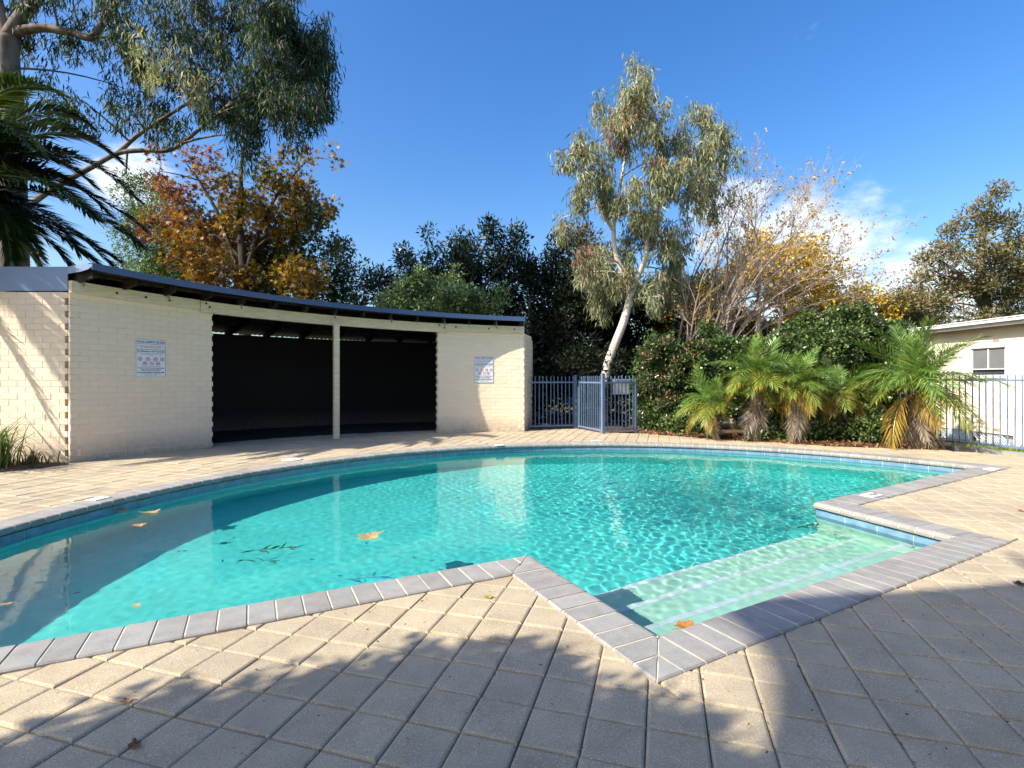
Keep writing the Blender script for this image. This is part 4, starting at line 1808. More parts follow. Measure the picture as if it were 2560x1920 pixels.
def make_tree(name, label, cat, base, stems, crown, leaf, bark, group=None, cs=0.5, fill=1.0, per=30, L=0.16, W=0.04, kind='round', pal=None,
              twig=True, wood_n=7, up=0.25, droop=1.0, limb_r=0.045, pos_pal=None, spread_xy=0.55):
    root = empty(name, base)
    tag(root, label, cat, group)
    B = Vector(base)
    r = crown.r
    wood = MB()
    nodes = []
    for pts, rad in stems:
        pp = smooth_path([Vector(p) - B for p in pts])
        rr = smooth_rad(rad) if len(pts) > 2 else rad
        wood.tube(pp, rr, wood_n)
        nodes += [(q, rr[i]) for i, q in enumerate(pp)]
    subs = crown.spread(cs, fill)
    Vs, Cs = [], []
    fine = MB()
    NP_ = np.array([tuple(q[0]) for q in nodes]) if nodes else np.zeros((1, 3))
    for (c, rad, f, lp, lcs), cen in zip(crown.lobes, subs):
        cl = Vector(c) - B
        # limb from the nearest lower piece of wood into the lobe
        if twig and nodes:
            dist = np.linalg.norm(NP_ - np.array(tuple(cl)), axis=1) + np.clip(NP_[:, 2] - cl.z, 0, None) * 2.0
            q, qr = nodes[int(np.argmin(dist))]
            r0 = min(qr * 0.7, limb_r)
            mid = (q + cl) / 2 + Vector((r.normal(0, .1), r.normal(0, .1), 0.10 * (cl - q).length))
            fine.tube(bez(q, mid, cl, 6), [r0 + (0.012 - r0) * k / 6 for k in range(7)], 5, cap=False)
            for t in cen[::2]:
                tv = Vector(t) - B
                m2 = (cl + tv) / 2 + Vector((r.normal(0, .06), r.normal(0, .06), r.normal(0.03, .06)))
                fine.tube([cl, m2, tv], [0.011, 0.007, 0.003], 3, cap=False)
        q = lcs or cs
        n = len(cen) * per
        if kind == 'hang':
            p, d = hang_leaves(r, cen, q, per, L, W, droop, spread_xy)
        else:
            p, d = round_leaves(r, cen, q, per, up)
        ln = L * r.uniform(0.65, 1.25, n); wd = W * r.uniform(0.7, 1.25, n)
        if kind == 'star':
            v, K = star_leaves(p, d, ln, r)
        else:
            v, K = leaf_quads(p, d, ln, wd, r), 4
        Vs.append(v)
        cc = jitter(lp or pal, n, r)
        # each clump leans to its own tint
        tint = np.repeat(1 + r.normal(0, 0.12, (len(cen), 1)), per, axis=0)
        Cs.append(np.clip(cc * tint, 0.003, 0.9))
    V = np.concatenate(Vs) - np.array(tuple(B))
    link('crown', np_mesh('crown', V, K, leaf, np.concatenate(Cs)), root)
    if wood.v:
        t = wood.build('trunk', bark, root, True)
        if fine.v:
            fine.build('branches', bark, t, True)['kind'] = 'stuff'
    elif fine.v:
        fine.build('branches', bark, root, True)
    return root


# ------------------------------------------------------------------ palm fronds
def frond_arrays(curve, r, pairs=60, LL=0.45, WW=0.03, vlift=0.35, start=0.15, pal=None, rach=0.018, droop=0.25, up=(0, 0, 1), sweep=(55, 30)):
    curve = [Vector(p) for p in curve]
    n = len(curve)
    V, Cc = [], []

    def at(t):
        x = t * (n - 1)
        i = min(n - 2, int(x))
        f = x - i
        return curve[i].lerp(curve[i + 1], f), (curve[i + 1] - curve[i]).normalized()
    U = Vector(up)
    for k in range(pairs):
        t = start + (1 - start) * (k + 0.5) / pairs
        p, d = at(t)
        s = d.cross(U)
        if s.length < 0.05: s = d.cross(Vector((1, 0, 0)))
        s.normalize()
        nrm = s.cross(d).normalized()
        prof = min(1.0, 0.35 + 2.6 * (t - start)) * (1.0 - 0.62 * max(0, t - 0.45) / 0.55)
        a = R(sweep[0] + (sweep[1] - sweep[0]) * t)
        for sg in (-1, 1):
            l = LL * prof * r.uniform(0.82, 1.12)
            aa = a + r.normal(0, 0.07)
            dd = (s * sg * math.sin(aa) + d * math.cos(aa) + nrm * (vlift + r.normal(0, 0.10))).normalized()
            w = dd.cross(nrm).normalized() * (WW * 0.5)
            tip = p + dd * l - Vector((0, 0, droop * l * r.uniform(0.6, 1.4)))
            mid = p + dd * l * 0.4 - Vector((0, 0, droop * l * 0.12))
            V += [p, mid + w, tip, mid - w]
            Cc.append(k / pairs)
    m = 10
    for k in range(m):
        p, d = at(k / m); q, _ = at((k + 1) / m)
        s = d.cross(U)
        if s.length < 0.05: s = Vector((1, 0, 0))
        s.normalize()
        nn = s.cross(d)
        w0, w1 = rach * (1 - 0.85 * k / m), rach * (1 - 0.85 * (k + 1) / m)
        V += [p - s * w0, q - s * w1, q + nn * w1 * 0.7, p + nn * w0 * 0.7]
        V += [p + nn * w0 * 0.7, q + nn * w1 * 0.7, q + s * w1, p + s * w0]
        V += [p + s * w0, q + s * w1, q - s * w1, p - s * w0]
        Cc += [-1, -1, -1]
    V = np.array([tuple(x) for x in V])
    cols = jitter(pal, len(Cc), r, 0.16)
    rc = np.array(Cc) < 0
    cols[rc] = np.array(pal[0][0]) * 1.5
    return V, cols


def frond_mesh(name, *a, **k):
    V, c = frond_arrays(*a, **k)
    return np_mesh(name, V, 4, M['leaf_palm'], c)


# ================================================================== PLANTS: the garden
GUM = [((0.24, 0.275, 0.17), 5), ((0.32, 0.34, 0.20), 3), ((0.37, 0.33, 0.15), 1.6), ((0.36, 0.20, 0.11), 1.0), ((0.16, 0.19, 0.115), 2)]
GUM_DARK = [((0.024, 0.050, 0.018), 5), ((0.042, 0.074, 0.026), 3), ((0.085, 0.11, 0.04), 1.2), ((0.10, 0.06, 0.03), 0.4)]  # left gum: the crown's shade is put into these dark leaf tones

# --- tall gum on the left
c = Crown(14.0, 21)
for q in ((60, 40, 55, 70), (150, 40, 55, 65), (110, 190, 60, 45), (175, 215, 40, 30), (270, 80, 50, 80), (265, 190, 40, 55), (340, 120, 60, 80), (400, 70, 60, 70),
          (420, 170, 60, 55), (340, 235, 60, 45), (290, 250, 45, 40), (480, 40, 55, 55), (450, 110, 50, 60), (560, 110, 70, 65), (640, 100, 75, 70), (680, 150, 50, 85),
          (560, 200, 70, 65), (630, 220, 65, 70), (500, 230, 60, 55), (430, 250, 55, 40), (600, 20, 70, 30), (660, 50, 50, 40), (330, 30, 60, 40), (230, 20, 50, 40),
          (530, 290, 45, 45), (580, 30, 60, 50), (240, -40, 90, 40), (420, -40, 100, 40), (560, -50, 90, 30), (90, -30, 70, 40)):
    c.lobe(*q, dD=c.r.uniform(-1.2, 1.2), fill=0.8 if q[0] > 430 else 0.44)
c.lobe(350, 110, 45, 60, dD=-1.6, fill=0.6, pal=GUM)  # sunlit leaves in mid-crown, painted with the paler palette
c.lobe(400, 150, 40, 55, dD=-1.6, fill=0.5, pal=GUM)
D0 = 14.0
st = [([(-13.5, 14.2, -0.12), P(26, 560, D0), P(24, 380, D0), P(22, 240, D0), P(14, 130, D0), P(18, 80, D0)], [0.42, 0.36, 0.33, 0.30, 0.28, 0.25]),
      ([P(18, 80, D0), P(50, 30, D0), P(95, -30, D0), P(120, -120, D0)], [0.20, 0.17, 0.14, 0.1]),
      ([P(14, 90, D0), P(0, 30, D0), P(-20, -60, D0)], [0.18, 0.15, 0.1]),
      ([P(24, 70, D0), P(90, 60, D0), P(150, 70, D0), P(198, 80, D0), P(225, 45, D0), P(262, -10, D0), P(290, -80, D0)], [0.14, 0.11, 0.10, 0.10, 0.085, 0.07, 0.05]),
      ([P(195, 80, D0), P(260, 80, D0), P(320, 84, D0), P(378, 90, D0)], [0.05, 0.04, 0.03, 0.015]),
      ([P(26, 470, D0), P(110, 410, D0), P(200, 360, D0), P(255, 331, D0), P(310, 325, D0), P(370, 323, D0), P(430, 280, D0), P(500, 220, D0), P(570, 150, D0)],
       [0.10, 0.075, 0.065, 0.062, 0.06, 0.055, 0.045, 0.032, 0.015]),
      ([P(255, 331, D0), P(300, 290, D0), P(370, 245, D0), P(440, 200, D0), P(500, 150, D0)], [0.06, 0.055, 0.045, 0.03, 0.015]),
      ([P(275, 326, D0), P(272, 370, D0), P(268, 375, D0)], [0.03, 0.02, 0.01])]
make_tree('gum_tree', 'tall gum tree with a mottled trunk and dark drooping leaves above the shed end', 'tree', (-13.5, 14.2, -0.12), st, c, M['leaf_gum'], M['bark_gum_grey'],
          cs=0.36, fill=1.35, per=105, L=0.25, W=0.034, kind='hang', pal=GUM_DARK, limb_r=0.035, spread_xy=0.42)

# --- white-trunked gum in the middle
D0 = 15.0
c = Crown(D0, 31)
for q in ((1378, 140, 28, 38), (1370, 190, 48, 50), (1335, 235, 45, 45), (1400, 235, 50, 45), (1290, 235, 26, 30), (1365, 280, 55, 40), (1240, 330, 36, 60), (1245, 405, 40, 45),
          (1210, 480, 32, 34), (1290, 350, 46, 52), (1310, 430, 46, 50), (1430, 300, 52, 42), (1500, 265, 55, 38), (1560, 275, 38, 42), (1510, 330, 60, 46),
          (1430, 370, 60, 50), (1575, 330, 22, 35), (1490, 400, 60, 46), (1380, 420, 50, 50), (1285, 575, 50, 55), (1300, 640, 40, 36), (1258, 590, 26, 30), (1395, 480, 55, 50), (1450, 500, 55, 46),
          (1395, 590, 48, 42), (1450, 590, 46, 50), (1345, 600, 50, 40), (1430, 640, 40, 30), (1340, 540, 40, 36), (1530, 420, 40, 45, 1.2)):
    c.lobe(*q[:4], dD=(q[4] if len(q) > 4 else c.r.uniform(-1.0, 1.0)), fill=0.62)
RED = [((0.30, 0.12, 0.09), 3), ((0.20, 0.19, 0.11), 3), ((0.15, 0.17, 0.10), 2)]
for q in ((1270, 545, 24, 14), (1365, 225, 26, 20), (1400, 350, 40, 20), (1330, 290, 30, 15)):
    c.lobe(*q, dD=-1.0, fill=0.5, pal=RED)
st = [([(2.62, D0, -0.12), P(1308, 812, D0), P(1325, 752, D0), P(1347, 695, D0), P(1360, 640, D0), P(1352, 600, D0), P(1330, 548, D0), P(1326, 480, D0), P(1340, 400, D0), P(1358, 300, D0), P(1372, 190, D0)],
       [0.155, 0.135, 0.125, 0.118, 0.105, 0.085, 0.07, 0.058, 0.046, 0.034, 0.015]),
      ([P(1358, 650, D0), P(1376, 600, D0), P(1394, 560, D0), P(1400, 510, D0), P(1415, 465, D0), P(1440, 400, D0), P(1500, 320, D0), P(1560, 275, D0)], [0.10, 0.09, 0.075, 0.065, 0.05, 0.04, 0.03, 0.012]),
      ([P(1326, 500, D0), P(1290, 445, D0), P(1255, 400, D0), P(1235, 340, D0)], [0.05, 0.04, 0.03, 0.012]),
      ([P(1394, 560, D0), P(1430, 540, D0), P(1470, 545, D0)], [0.05, 0.035, 0.015]),
      ([P(1345, 420, D0), P(1310, 440, D0), P(1215, 470, D0)], [0.03, 0.02, 0.01])]
make_tree('gum_tree', 'slender white-trunked gum tree leaning behind the gate, with pale drooping leaves', 'tree', (2.62, D0, -0.12), st, c, M['leaf_gum'], M['bark_gum'],
          cs=0.30, fill=1.25, per=88, L=0.24, W=0.036, kind='hang', pal=GUM, limb_r=0.03, spread_xy=0.42)

# --- autumn sweetgum behind the shed
D0 = 18.0
ORG = [((0.27, 0.12, 0.025), 3), ((0.36, 0.20, 0.03), 3), ((0.16, 0.065, 0.022), 2.5), ((0.14, 0.13, 0.03), 3)]
YEL = [((0.36, 0.205, 0.028), 4), ((0.27, 0.14, 0.025), 3), ((0.14, 0.135, 0.03), 3)]
REDL = [((0.30, 0.085, 0.045), 4), ((0.32, 0.15, 0.035), 3), ((0.17, 0.05, 0.03), 3), ((0.14, 0.13, 0.03), 1.5)]
OLV = [((0.09, 0.11, 0.026), 4), ((0.19, 0.14, 0.028), 3), ((0.05, 0.065, 0.018), 3)]
c = Crown(D0, 41)
for x, y, rx, ry, f, pal in ((340, 485, 48, 42, .8, REDL), (385, 430, 52, 48, .6, REDL), (345, 370, 44, 34, .32, REDL), (420, 350, 60, 36, .3, REDL), (440, 480, 60, 55, .75, ORG), (400, 540, 60, 50, .9, ORG),
                             (480, 400, 55, 50, .4, ORG), (520, 470, 60, 55, .8, YEL), (560, 400, 60, 55, .45, OLV), (620, 400, 55, 45, .6, YEL), (660, 440, 60, 50, .7, YEL), (690, 340, 50, 34, .28, YEL),
                             (620, 340, 50, 36, .3, YEL), (600, 480, 60, 55, .9, YEL), (680, 500, 60, 55, .75, OLV), (520, 540, 70, 55, 1.0, YEL), (600, 560, 80, 60, 1.1, OLV), (470, 590, 70, 50, 1.1, ORG), (560, 620, 80, 40, 1.1, OLV), (660, 600, 60, 50, 1.0, YEL), (720, 460, 26, 40, .5, YEL)):
    c.lobe(x, y, rx, ry, dD=c.r.uniform(-1.2, 1.2), fill=f, pal=pal)
st = [([(-9.2, D0, -0.12), P(528, 680, D0), P(528, 600, D0), P(520, 500, D0), P(520, 400, D0), P(525, 330, D0), P(540, 270, D0)], [0.22, 0.19, 0.16, 0.12, 0.08, 0.05, 0.015]),
      ([P(528, 640, D0), P(500, 540, D0), P(470, 460, D0), P(430, 390, D0), P(400, 350, D0)], [0.10, 0.08, 0.06, 0.04, 0.015]),
      ([P(528, 600, D0), P(560, 500, D0), P(600, 420, D0), P(660, 350, D0)], [0.10, 0.07, 0.05, 0.015]),
      ([P(522, 560, D0), P(470, 510, D0), P(400, 480, D0), P(330, 470, D0)], [0.07, 0.05, 0.035, 0.012]),
      ([P(525, 560, D0), P(600, 500, D0), P(690, 450, D0)], [0.07, 0.045, 0.015])]
make_tree('autumn_tree', 'autumn tree with red, orange and yellow lobed leaves behind the shed roof', 'tree', (-9.2, D0, -0.12), st, c, M['leaf_soft'], M['bark_dark'],
          cs=0.34, fill=1.4, per=25, L=0.19, W=0.2, kind='star', pal=ORG, limb_r=0.05)

# --- feathery green tree and dark tree behind it
FEA = [((0.10, 0.16, 0.03), 4), ((0.17, 0.23, 0.04), 3), ((0.06, 0.10, 0.02), 2)]
c = Crown(23.0, 43)
for q in ((320, 430, 55, 50), (300, 500, 50, 50), (370, 480, 55, 55), (300, 570, 60, 40), (400, 580, 70, 50), (350, 610, 70, 40), (450, 560, 60, 50)):
    c.lobe(*q, dD=c.r.uniform(-.8, .8), fill=0.9)
make_tree('feathery_tree', 'feathery bright green tree low behind the autumn tree, beside the palm', 'tree', (-16.5, 23, -0.12), [([(-16.5, 23, -0.12), P(350, 600, 23), P(345, 480, 23)], [0.2, 0.14, 0.04])], c,
          M['leaf_soft'], M['bark_dark'], cs=0.5, fill=1.5, per=110, L=0.17, W=0.05, pal=FEA)
DKG = [((0.025, 0.05, 0.02), 5), ((0.045, 0.085, 0.03), 3), ((0.08, 0.12, 0.045), 1)]
c = Crown(21.0, 44)
for q in ((735, 560, 34, 45), (700, 610, 50, 50), (760, 610, 30, 50), (650, 640, 60, 40), (745, 650, 50, 30)):
    c.lobe(*q, dD=c.r.uniform(-.8, .8), fill=1.0)
make_tree('leafy_tree', 'small dark green tree behind the autumn tree, where the shed roof meets the sky', 'tree', (-7.0, 21, -0.12), [([(-7.0, 21, -0.12), P(720, 640, 21), P(735, 560, 21)], [0.15, 0.1, 0.03])], c,
          M['leaf_soft'], M['bark_dark'], cs=0.5, fill=1.6, per=90, L=0.18, W=0.07, pal=DKG)

# --- dark upright tree behind the shed
D0 = 19.0
c = Crown(D0, 45)
for q in ((1062, 485, 24, 36), (1110, 505, 22, 34), (1085, 545, 40, 30), (1010, 525, 34, 38), (975, 555, 34, 34), (925, 530, 13, 40), (920, 590, 26, 34), (870, 545, 22, 36), (885, 590, 30, 36),
          (960, 600, 50, 46), (1030, 590, 52, 48), (1100, 600, 40, 46), (1135, 560, 20, 44), (835, 620, 34, 42), (800, 615, 24, 30), (900, 640, 50, 40), (1000, 650, 60, 40), (1090, 660, 60, 50), (860, 660, 50, 30), (780, 650, 20, 25)):
    c.lobe(*q, dD=c.r.uniform(-1, 1), fill=0.85)
DK2 = [((0.016, 0.032, 0.018), 5), ((0.028, 0.052, 0.026), 3), ((0.06, 0.09, 0.05), 1)]
make_tree('leafy_tree', 'dark green tree with upright shoots behind the middle of the shed roof', 'tree', (-2.6, D0, -0.12), [([(-2.6, D0, -0.12), P(1000, 700, D0), P(1020, 600, D0), P(1060, 500, D0)], [0.22, 0.16, 0.09, 0.02]),
          ([P(1000, 700, D0), P(930, 610, D0), P(870, 560, D0)], [0.1, 0.06, 0.015]), ([P(1005, 680, D0), P(1060, 600, D0), P(1120, 540, D0)], [0.1, 0.06, 0.015])], c,
          M['leaf_gloss'], M['bark_dark'], cs=0.38, fill=1.6, per=70, L=0.19, W=0.07, pal=DK2, up=0.5)

# --- bright shrub just above the shed roof
c = Crown(17.0, 46)
for q in ((835, 655, 26, 26), (870, 630, 26, 34), (905, 610, 20, 34), (930, 640, 34, 30), (975, 620, 20, 40), (965, 650, 36, 26), (1010, 645, 34, 28), (1050, 655, 26, 24), (1085, 645, 20, 20), (930, 672, 90, 20), (1040, 672, 50, 18)):
    c.lobe(*q, dD=c.r.uniform(-.5, .5), fill=1.1)
BRG = [((0.19, 0.29, 0.10), 4), ((0.29, 0.38, 0.16), 3), ((0.10, 0.17, 0.055), 2)]
make_tree('leafy_shrub', 'bright green leafy shrub topping the shed roof in front of the dark tree', 'shrub', (-3.2, 17.0, -0.12), [([(-3.2, 17, -0.12), P(930, 700, 17.0), P(930, 640, 17.0)], [0.08, 0.05, 0.02])], c,
          M['leaf_gloss'], M['bark_dark'], cs=0.28, fill=1.6, per=70, L=0.15, W=0.055, pal=BRG, up=0.5)

# --- she-oaks behind the gate, with their shade put into the leaf colour
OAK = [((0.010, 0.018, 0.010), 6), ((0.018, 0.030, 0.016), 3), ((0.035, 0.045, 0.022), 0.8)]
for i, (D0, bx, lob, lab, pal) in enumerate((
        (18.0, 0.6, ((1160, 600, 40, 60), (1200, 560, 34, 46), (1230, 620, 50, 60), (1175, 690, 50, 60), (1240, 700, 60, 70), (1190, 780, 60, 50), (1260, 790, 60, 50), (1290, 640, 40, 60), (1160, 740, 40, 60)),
         'dense tree painted black-green for shade, filling the gap between shed and gum trunk', OAK),
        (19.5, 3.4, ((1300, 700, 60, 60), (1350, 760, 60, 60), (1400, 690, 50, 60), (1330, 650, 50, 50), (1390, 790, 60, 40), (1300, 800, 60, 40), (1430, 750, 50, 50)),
         'dense tree painted dark for shade, just behind the white gum trunk', OAK),
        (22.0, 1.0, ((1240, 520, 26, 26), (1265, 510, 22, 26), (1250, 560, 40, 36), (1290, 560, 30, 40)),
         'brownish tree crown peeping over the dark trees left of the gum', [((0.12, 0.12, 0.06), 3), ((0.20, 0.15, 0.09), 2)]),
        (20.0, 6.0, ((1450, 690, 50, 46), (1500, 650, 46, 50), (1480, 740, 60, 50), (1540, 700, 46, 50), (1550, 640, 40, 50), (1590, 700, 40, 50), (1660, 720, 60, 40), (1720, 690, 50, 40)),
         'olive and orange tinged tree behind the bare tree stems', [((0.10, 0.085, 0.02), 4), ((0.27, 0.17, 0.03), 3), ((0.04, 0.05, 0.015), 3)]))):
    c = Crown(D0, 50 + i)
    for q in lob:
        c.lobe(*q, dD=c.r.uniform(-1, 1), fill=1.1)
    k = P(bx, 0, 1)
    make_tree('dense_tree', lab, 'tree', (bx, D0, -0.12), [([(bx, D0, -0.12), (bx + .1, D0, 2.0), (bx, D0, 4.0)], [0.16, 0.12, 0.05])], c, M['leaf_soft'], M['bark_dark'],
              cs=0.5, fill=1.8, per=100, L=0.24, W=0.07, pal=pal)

# --- yellow autumn trees behind the bare tree
YE2 = [((0.60, 0.40, 0.04), 5), ((0.50, 0.30, 0.035), 3), ((0.40, 0.33, 0.06), 2)]
for i, (D0, bx, lob, lab) in enumerate((
        (23.0, 10.2, ((1640, 530, 40, 34), (1690, 560, 50, 40), (1740, 540, 40, 30), (1770, 580, 46, 36), (1720, 600, 56, 36), (1660, 600, 46, 36), (1780, 620, 46, 34), (1700, 640, 56, 34), (1610, 570, 40, 40), (1760, 660, 60, 30)),
         'golden yellow autumn tree seen through the bare branches'),
        (25.0, 14.5, ((1840, 640, 46, 24), (1810, 660, 46, 26), (1880, 655, 36, 22), (1860, 680, 60, 24), (1920, 680, 40, 22)),
         'low golden yellow tree behind the top of the hedge'))):
    c = Crown(D0, 60 + i)
    for q in lob:
        c.lobe(*q, dD=c.r.uniform(-1, 1), fill=0.8)
    make_tree('yellow_tree', lab, 'tree', (bx, D0, -0.12), [([(bx, D0, -0.12), (bx, D0, 3.0), (bx + .2, D0, 6.0)], [0.16, 0.12, 0.04])], c, M['leaf_soft'], M['bark_grey'],
              cs=0.46, fill=1.7, per=60, L=0.17, W=0.11, pal=YE2)

# --- right background gum and low olive tree
OLI = [((0.18, 0.17, 0.07), 4), ((0.25, 0.205, 0.09), 3), ((0.10, 0.11, 0.05), 3), ((0.30, 0.19, 0.09), 1.2)]
D0 = 28.0
c = Crown(D0, 71)
for q in ((2140, 430, 30, 26), (2095, 448, 28, 28), (2065, 490, 36, 30), (2140, 480, 40, 34), (2180, 500, 36, 36), (2105, 530, 46, 34), (2205, 550, 40, 50), (2040, 540, 30, 26), (2000, 565, 34, 24), (1985, 600, 24, 20), (2050, 590, 46, 34),
          (2150, 570, 50, 40), (2110, 610, 44, 30), (2070, 640, 50, 30), (2190, 620, 46, 40), (2020, 660, 40, 30), (2160, 660, 50, 36), (2210, 680, 30, 40), (1990, 690, 40, 24), (2250, 600, 50, 60), (2100, 680, 40, 24)):
    c.lobe(*q, dD=c.r.uniform(-2, 1), fill=0.8)
st = [([(25.0, D0, -0.4), P(2130, 720, D0), P(2125, 640, D0), P(2118, 560, D0), P(2130, 470, D0)], [0.4, 0.34, 0.28, 0.2, 0.05]),
      ([P(2128, 660, D0), P(2080, 600, D0), P(2030, 560, D0)], [0.2, 0.12, 0.03]), ([P(2125, 650, D0), P(2160, 590, D0), P(2200, 540, D0)], [0.2, 0.12, 0.03])]
make_tree('gum_tree', 'broad olive-brown gum tree rising behind the house roof', 'tree', (25.0, D0, -0.4), st, c, M['leaf_gum'], M['bark_gum_grey'], cs=0.52, fill=1.15, per=105, L=0.24, W=0.075, pal=OLI, limb_r=0.07)
c = Crown(26.0, 72)
for q in ((1900, 690, 50, 24), (1950, 650, 40, 26), (1990, 640, 36, 26), (1930, 670, 46, 24), (1980, 680, 46, 26), (2020, 700, 50, 20), (1880, 710, 50, 20)):
    c.lobe(*q, dD=c.r.uniform(-1, 1), fill=1.0)
make_tree('dense_tree', 'low olive green tree between the hedge top and the house roof', 'tree', (19.5, 26, -0.4), [([(19.5, 26, -0.4), P(1950, 720, 26), P(1960, 650, 26)], [0.2, 0.14, 0.04])], c, M['leaf_soft'], M['bark_dark'],
          cs=0.5, fill=1.8, per=100, L=0.2, W=0.07, pal=OLI)


# --- bare tree: recursive twigs
def bare_tree():
    D0 = 15.5
    base = Vector((5.55, D0, -0.12))
    r = np.random.default_rng(81)
    root = empty('bare_tree', base)
    tag(root, 'nearly leafless multi-stemmed tree with pale branches and a few yellow leaves', 'tree')
    wood, fine = MB(), MB()
    tips = []

    def grow(p, d, ln, rad, lev):
        pts, rr = [p], [rad]
        n = 4
        q = p.copy()
        for k in range(n):
            d = (d + Vector((r.normal(0, .10), r.normal(0, .10), r.normal(0.03, .06)))).normalized()
            q = q + d * (ln / n)
            pts.append(q.copy())
            rr.append(rad * (1 - 0.62 * (k + 1) / n))
        (wood if lev < 2 else fine).tube(pts, rr, 5 if lev < 2 else 3, cap=False)
        if lev >= 4:
            tips.append((pts[-1], d)); tips.append((pts[2], d))
            return
        kids = (4, 4, 4, 3)[lev] if lev < 4 else 0
        for k in range(kids):
            t = r.uniform(0.30, 0.98)
            i = min(n - 1, int(t * n))
            s = pts[i].lerp(pts[i + 1], t * n - i)
            dv = (d * 1.0 + Vector((r.normal(0, .50), r.normal(0, .45), r.normal(0.02, .30)))).normalized()
            grow(s, dv, ln * r.uniform(0.40, 0.62), max(0.0035, rad * 0.48), lev + 1)
        grow(pts[-1], d, ln * 0.6, max(0.0035, rad * 0.38), lev + 1)
    targets = [(1500, 500), (1540, 450), (1575, 460), (1605, 420), (1640, 440), (1680, 410), (1720, 425), (1765, 450), (1805, 480), (1840, 530), (1830, 580), (1560, 560), (1700, 510), (1780, 530), (1480, 580), (1640, 540), (1740, 480), (1600, 500), (1660, 470), (1520, 540), (1760, 560), (1710, 560), (1620, 450), (1590, 590), (1680, 600), (1860, 600), (1580, 400), (1750, 410)]
    for i, (x, y) in enumerate(targets):
        s = base - base + Vector((r.normal(0, .22) + (-.45 if x < 1580 else 0.12), r.normal(0, .2), 0.3))
        tg = P(x, y, D0 + r.uniform(-1.3, 1.3)) - base
        m1 = s + Vector(((tg.x - s.x) * 0.22, (tg.y - s.y) * 0.3, (tg.z - s.z) * 0.58))
        rad = r.uniform(0.022, 0.046)
        path = bez(s, m1, tg * 0.74 + s * 0.26, 8)
        wood.tube(path, [rad * (1 - 0.06 * k) for k in range(9)], 6, cap=False)
        d = (path[-1] - path[-2]).normalized()
        grow(path[-1], d, (tg - s).length * 0.24, rad * 0.5, 1)
        for k in (4, 5, 6, 7):
            dv = ((path[k] - path[k - 1]).normalized() + Vector((r.normal(0, .5), r.normal(0, .4), r.normal(0.05, .25)))).normalized()
            grow(path[k], dv, r.uniform(0.5, 0.95), rad * 0.42, 2)
    # two thicker trunks low down
    for x0, y0, x1, y1, ra in ((1632, 800, 1642, 560, 0.13), (1580, 800, 1572, 600, 0.10), (1650, 800, 1700, 560, 0.07)):
        a, b = P(x0, y0, D0) - base, P(x1, y1, D0) - base
        a.z = -0.02
        wood.tube(bez(a, a.lerp(b, 0.5) + Vector((r.normal(0, .08), 0, 0)), b, 8), [ra * (1 - 0.085 * k) for k in range(9)], 8, cap=False)
        grow(b, (b - a).normalized(), 1.3, ra * 0.3, 1)
    t = wood.build('trunk', M['bark_grey'], root, True)
    fine.build('branches', mat_bark('pale_twig', (0.36, 0.29, 0.225), (0.52, 0.44, 0.355), 6.0), t, True)
    n = len(tips)
    sel = r.random(n) < 0.19
    p = np.array([tuple(tips[i][0]) for i in range(n) if sel[i]])
    p = np.concatenate([p, p + r.normal(0, .05, p.shape)])
    d = unit(r.normal(0, .6, p.shape) + np.array([[0, 0, -.6]]))
    V = leaf_quads(p, d, r.uniform(.06, .12, len(p)), r.uniform(.03, .06, len(p)), r)
    link('crown', np_mesh('crown', V, 4, M['leaf_soft'], jitter([((0.50, 0.33, 0.05), 4), ((0.42, 0.24, 0.07), 2), ((0.36, 0.24, 0.14), 1)], len(p), r)), root)


bare_tree()

# ================================================================== HEDGE AND SHRUBS
HED = [((0.06, 0.11, 0.028), 5), ((0.105, 0.165, 0.042), 4), ((0.18, 0.22, 0.07), 1.8), ((0.028, 0.050, 0.015), 3)]
FLW = [((0.22, 0.115, 0.07), 1.2), ((0.28, 0.17, 0.10), 1.2), ((0.06, 0.10, 0.03), 6)]


def shrub(name, label, D0, bx, lob, seed, pal, flowers=(), L=0.085, W=0.05, cs=0.21, per=80, fill=1.7, depth=None, mat='leaf_gloss', cat='shrub', group=None):
    c = Crown(D0, seed)
    for q in lob:
        c.lobe(*q[:4], dD=(q[4] if len(q) > 4 else c.r.uniform(-.25, .25)), fill=1.0, depth=depth)
    for q in flowers:
        c.lobe(*q, dD=-0.45, fill=0.55, pal=FLW, cs=0.13)
    B = (bx, D0, -0.1)
    top = CAM_H + (YH - min(q[1] for q in lob) * SD) / FPX * D0
    make_tree(name, label, cat, B, [([B, (bx, D0, top * 0.5), (bx + 0.05, D0, top * 0.85)], [0.05, 0.035, 0.012])], c, M[mat], M['bark_dark'], group=group,
              cs=cs, fill=fill, per=per, L=L, W=W, pal=pal, up=0.35, limb_r=0.02)


shrub('flowering_shrub', 'tall green shrub with rusty pink flower heads growing over the gate fence', 12.7, 4.0,
      ((1425, 760, 46, 36), (1395, 815, 34, 44), (1450, 830, 56, 56), (1510, 790, 50, 50), (1540, 740, 40, 36), (1400, 890, 32, 44), (1470, 900, 60, 40), (1540, 850, 50, 60), (1580, 780, 40, 46), (1430, 925, 50, 20)), 91, HED,
      ((1400, 770, 26, 16), (1440, 740, 34, 12), (1480, 770, 34, 20), (1400, 830, 20, 20), (1450, 810, 30, 18), (1510, 760, 30, 14), (1440, 870, 30, 16)))
shrub('hedge_shrub', 'high rounded green hedge shrub behind the middle palms', 12.6, 5.9,
      ((1610, 790, 46, 50), (1660, 760, 50, 40), (1700, 790, 56, 56), (1640, 860, 60, 60), (1720, 870, 60, 60), (1660, 920, 60, 30), (1740, 740, 40, 40)), 92, HED)
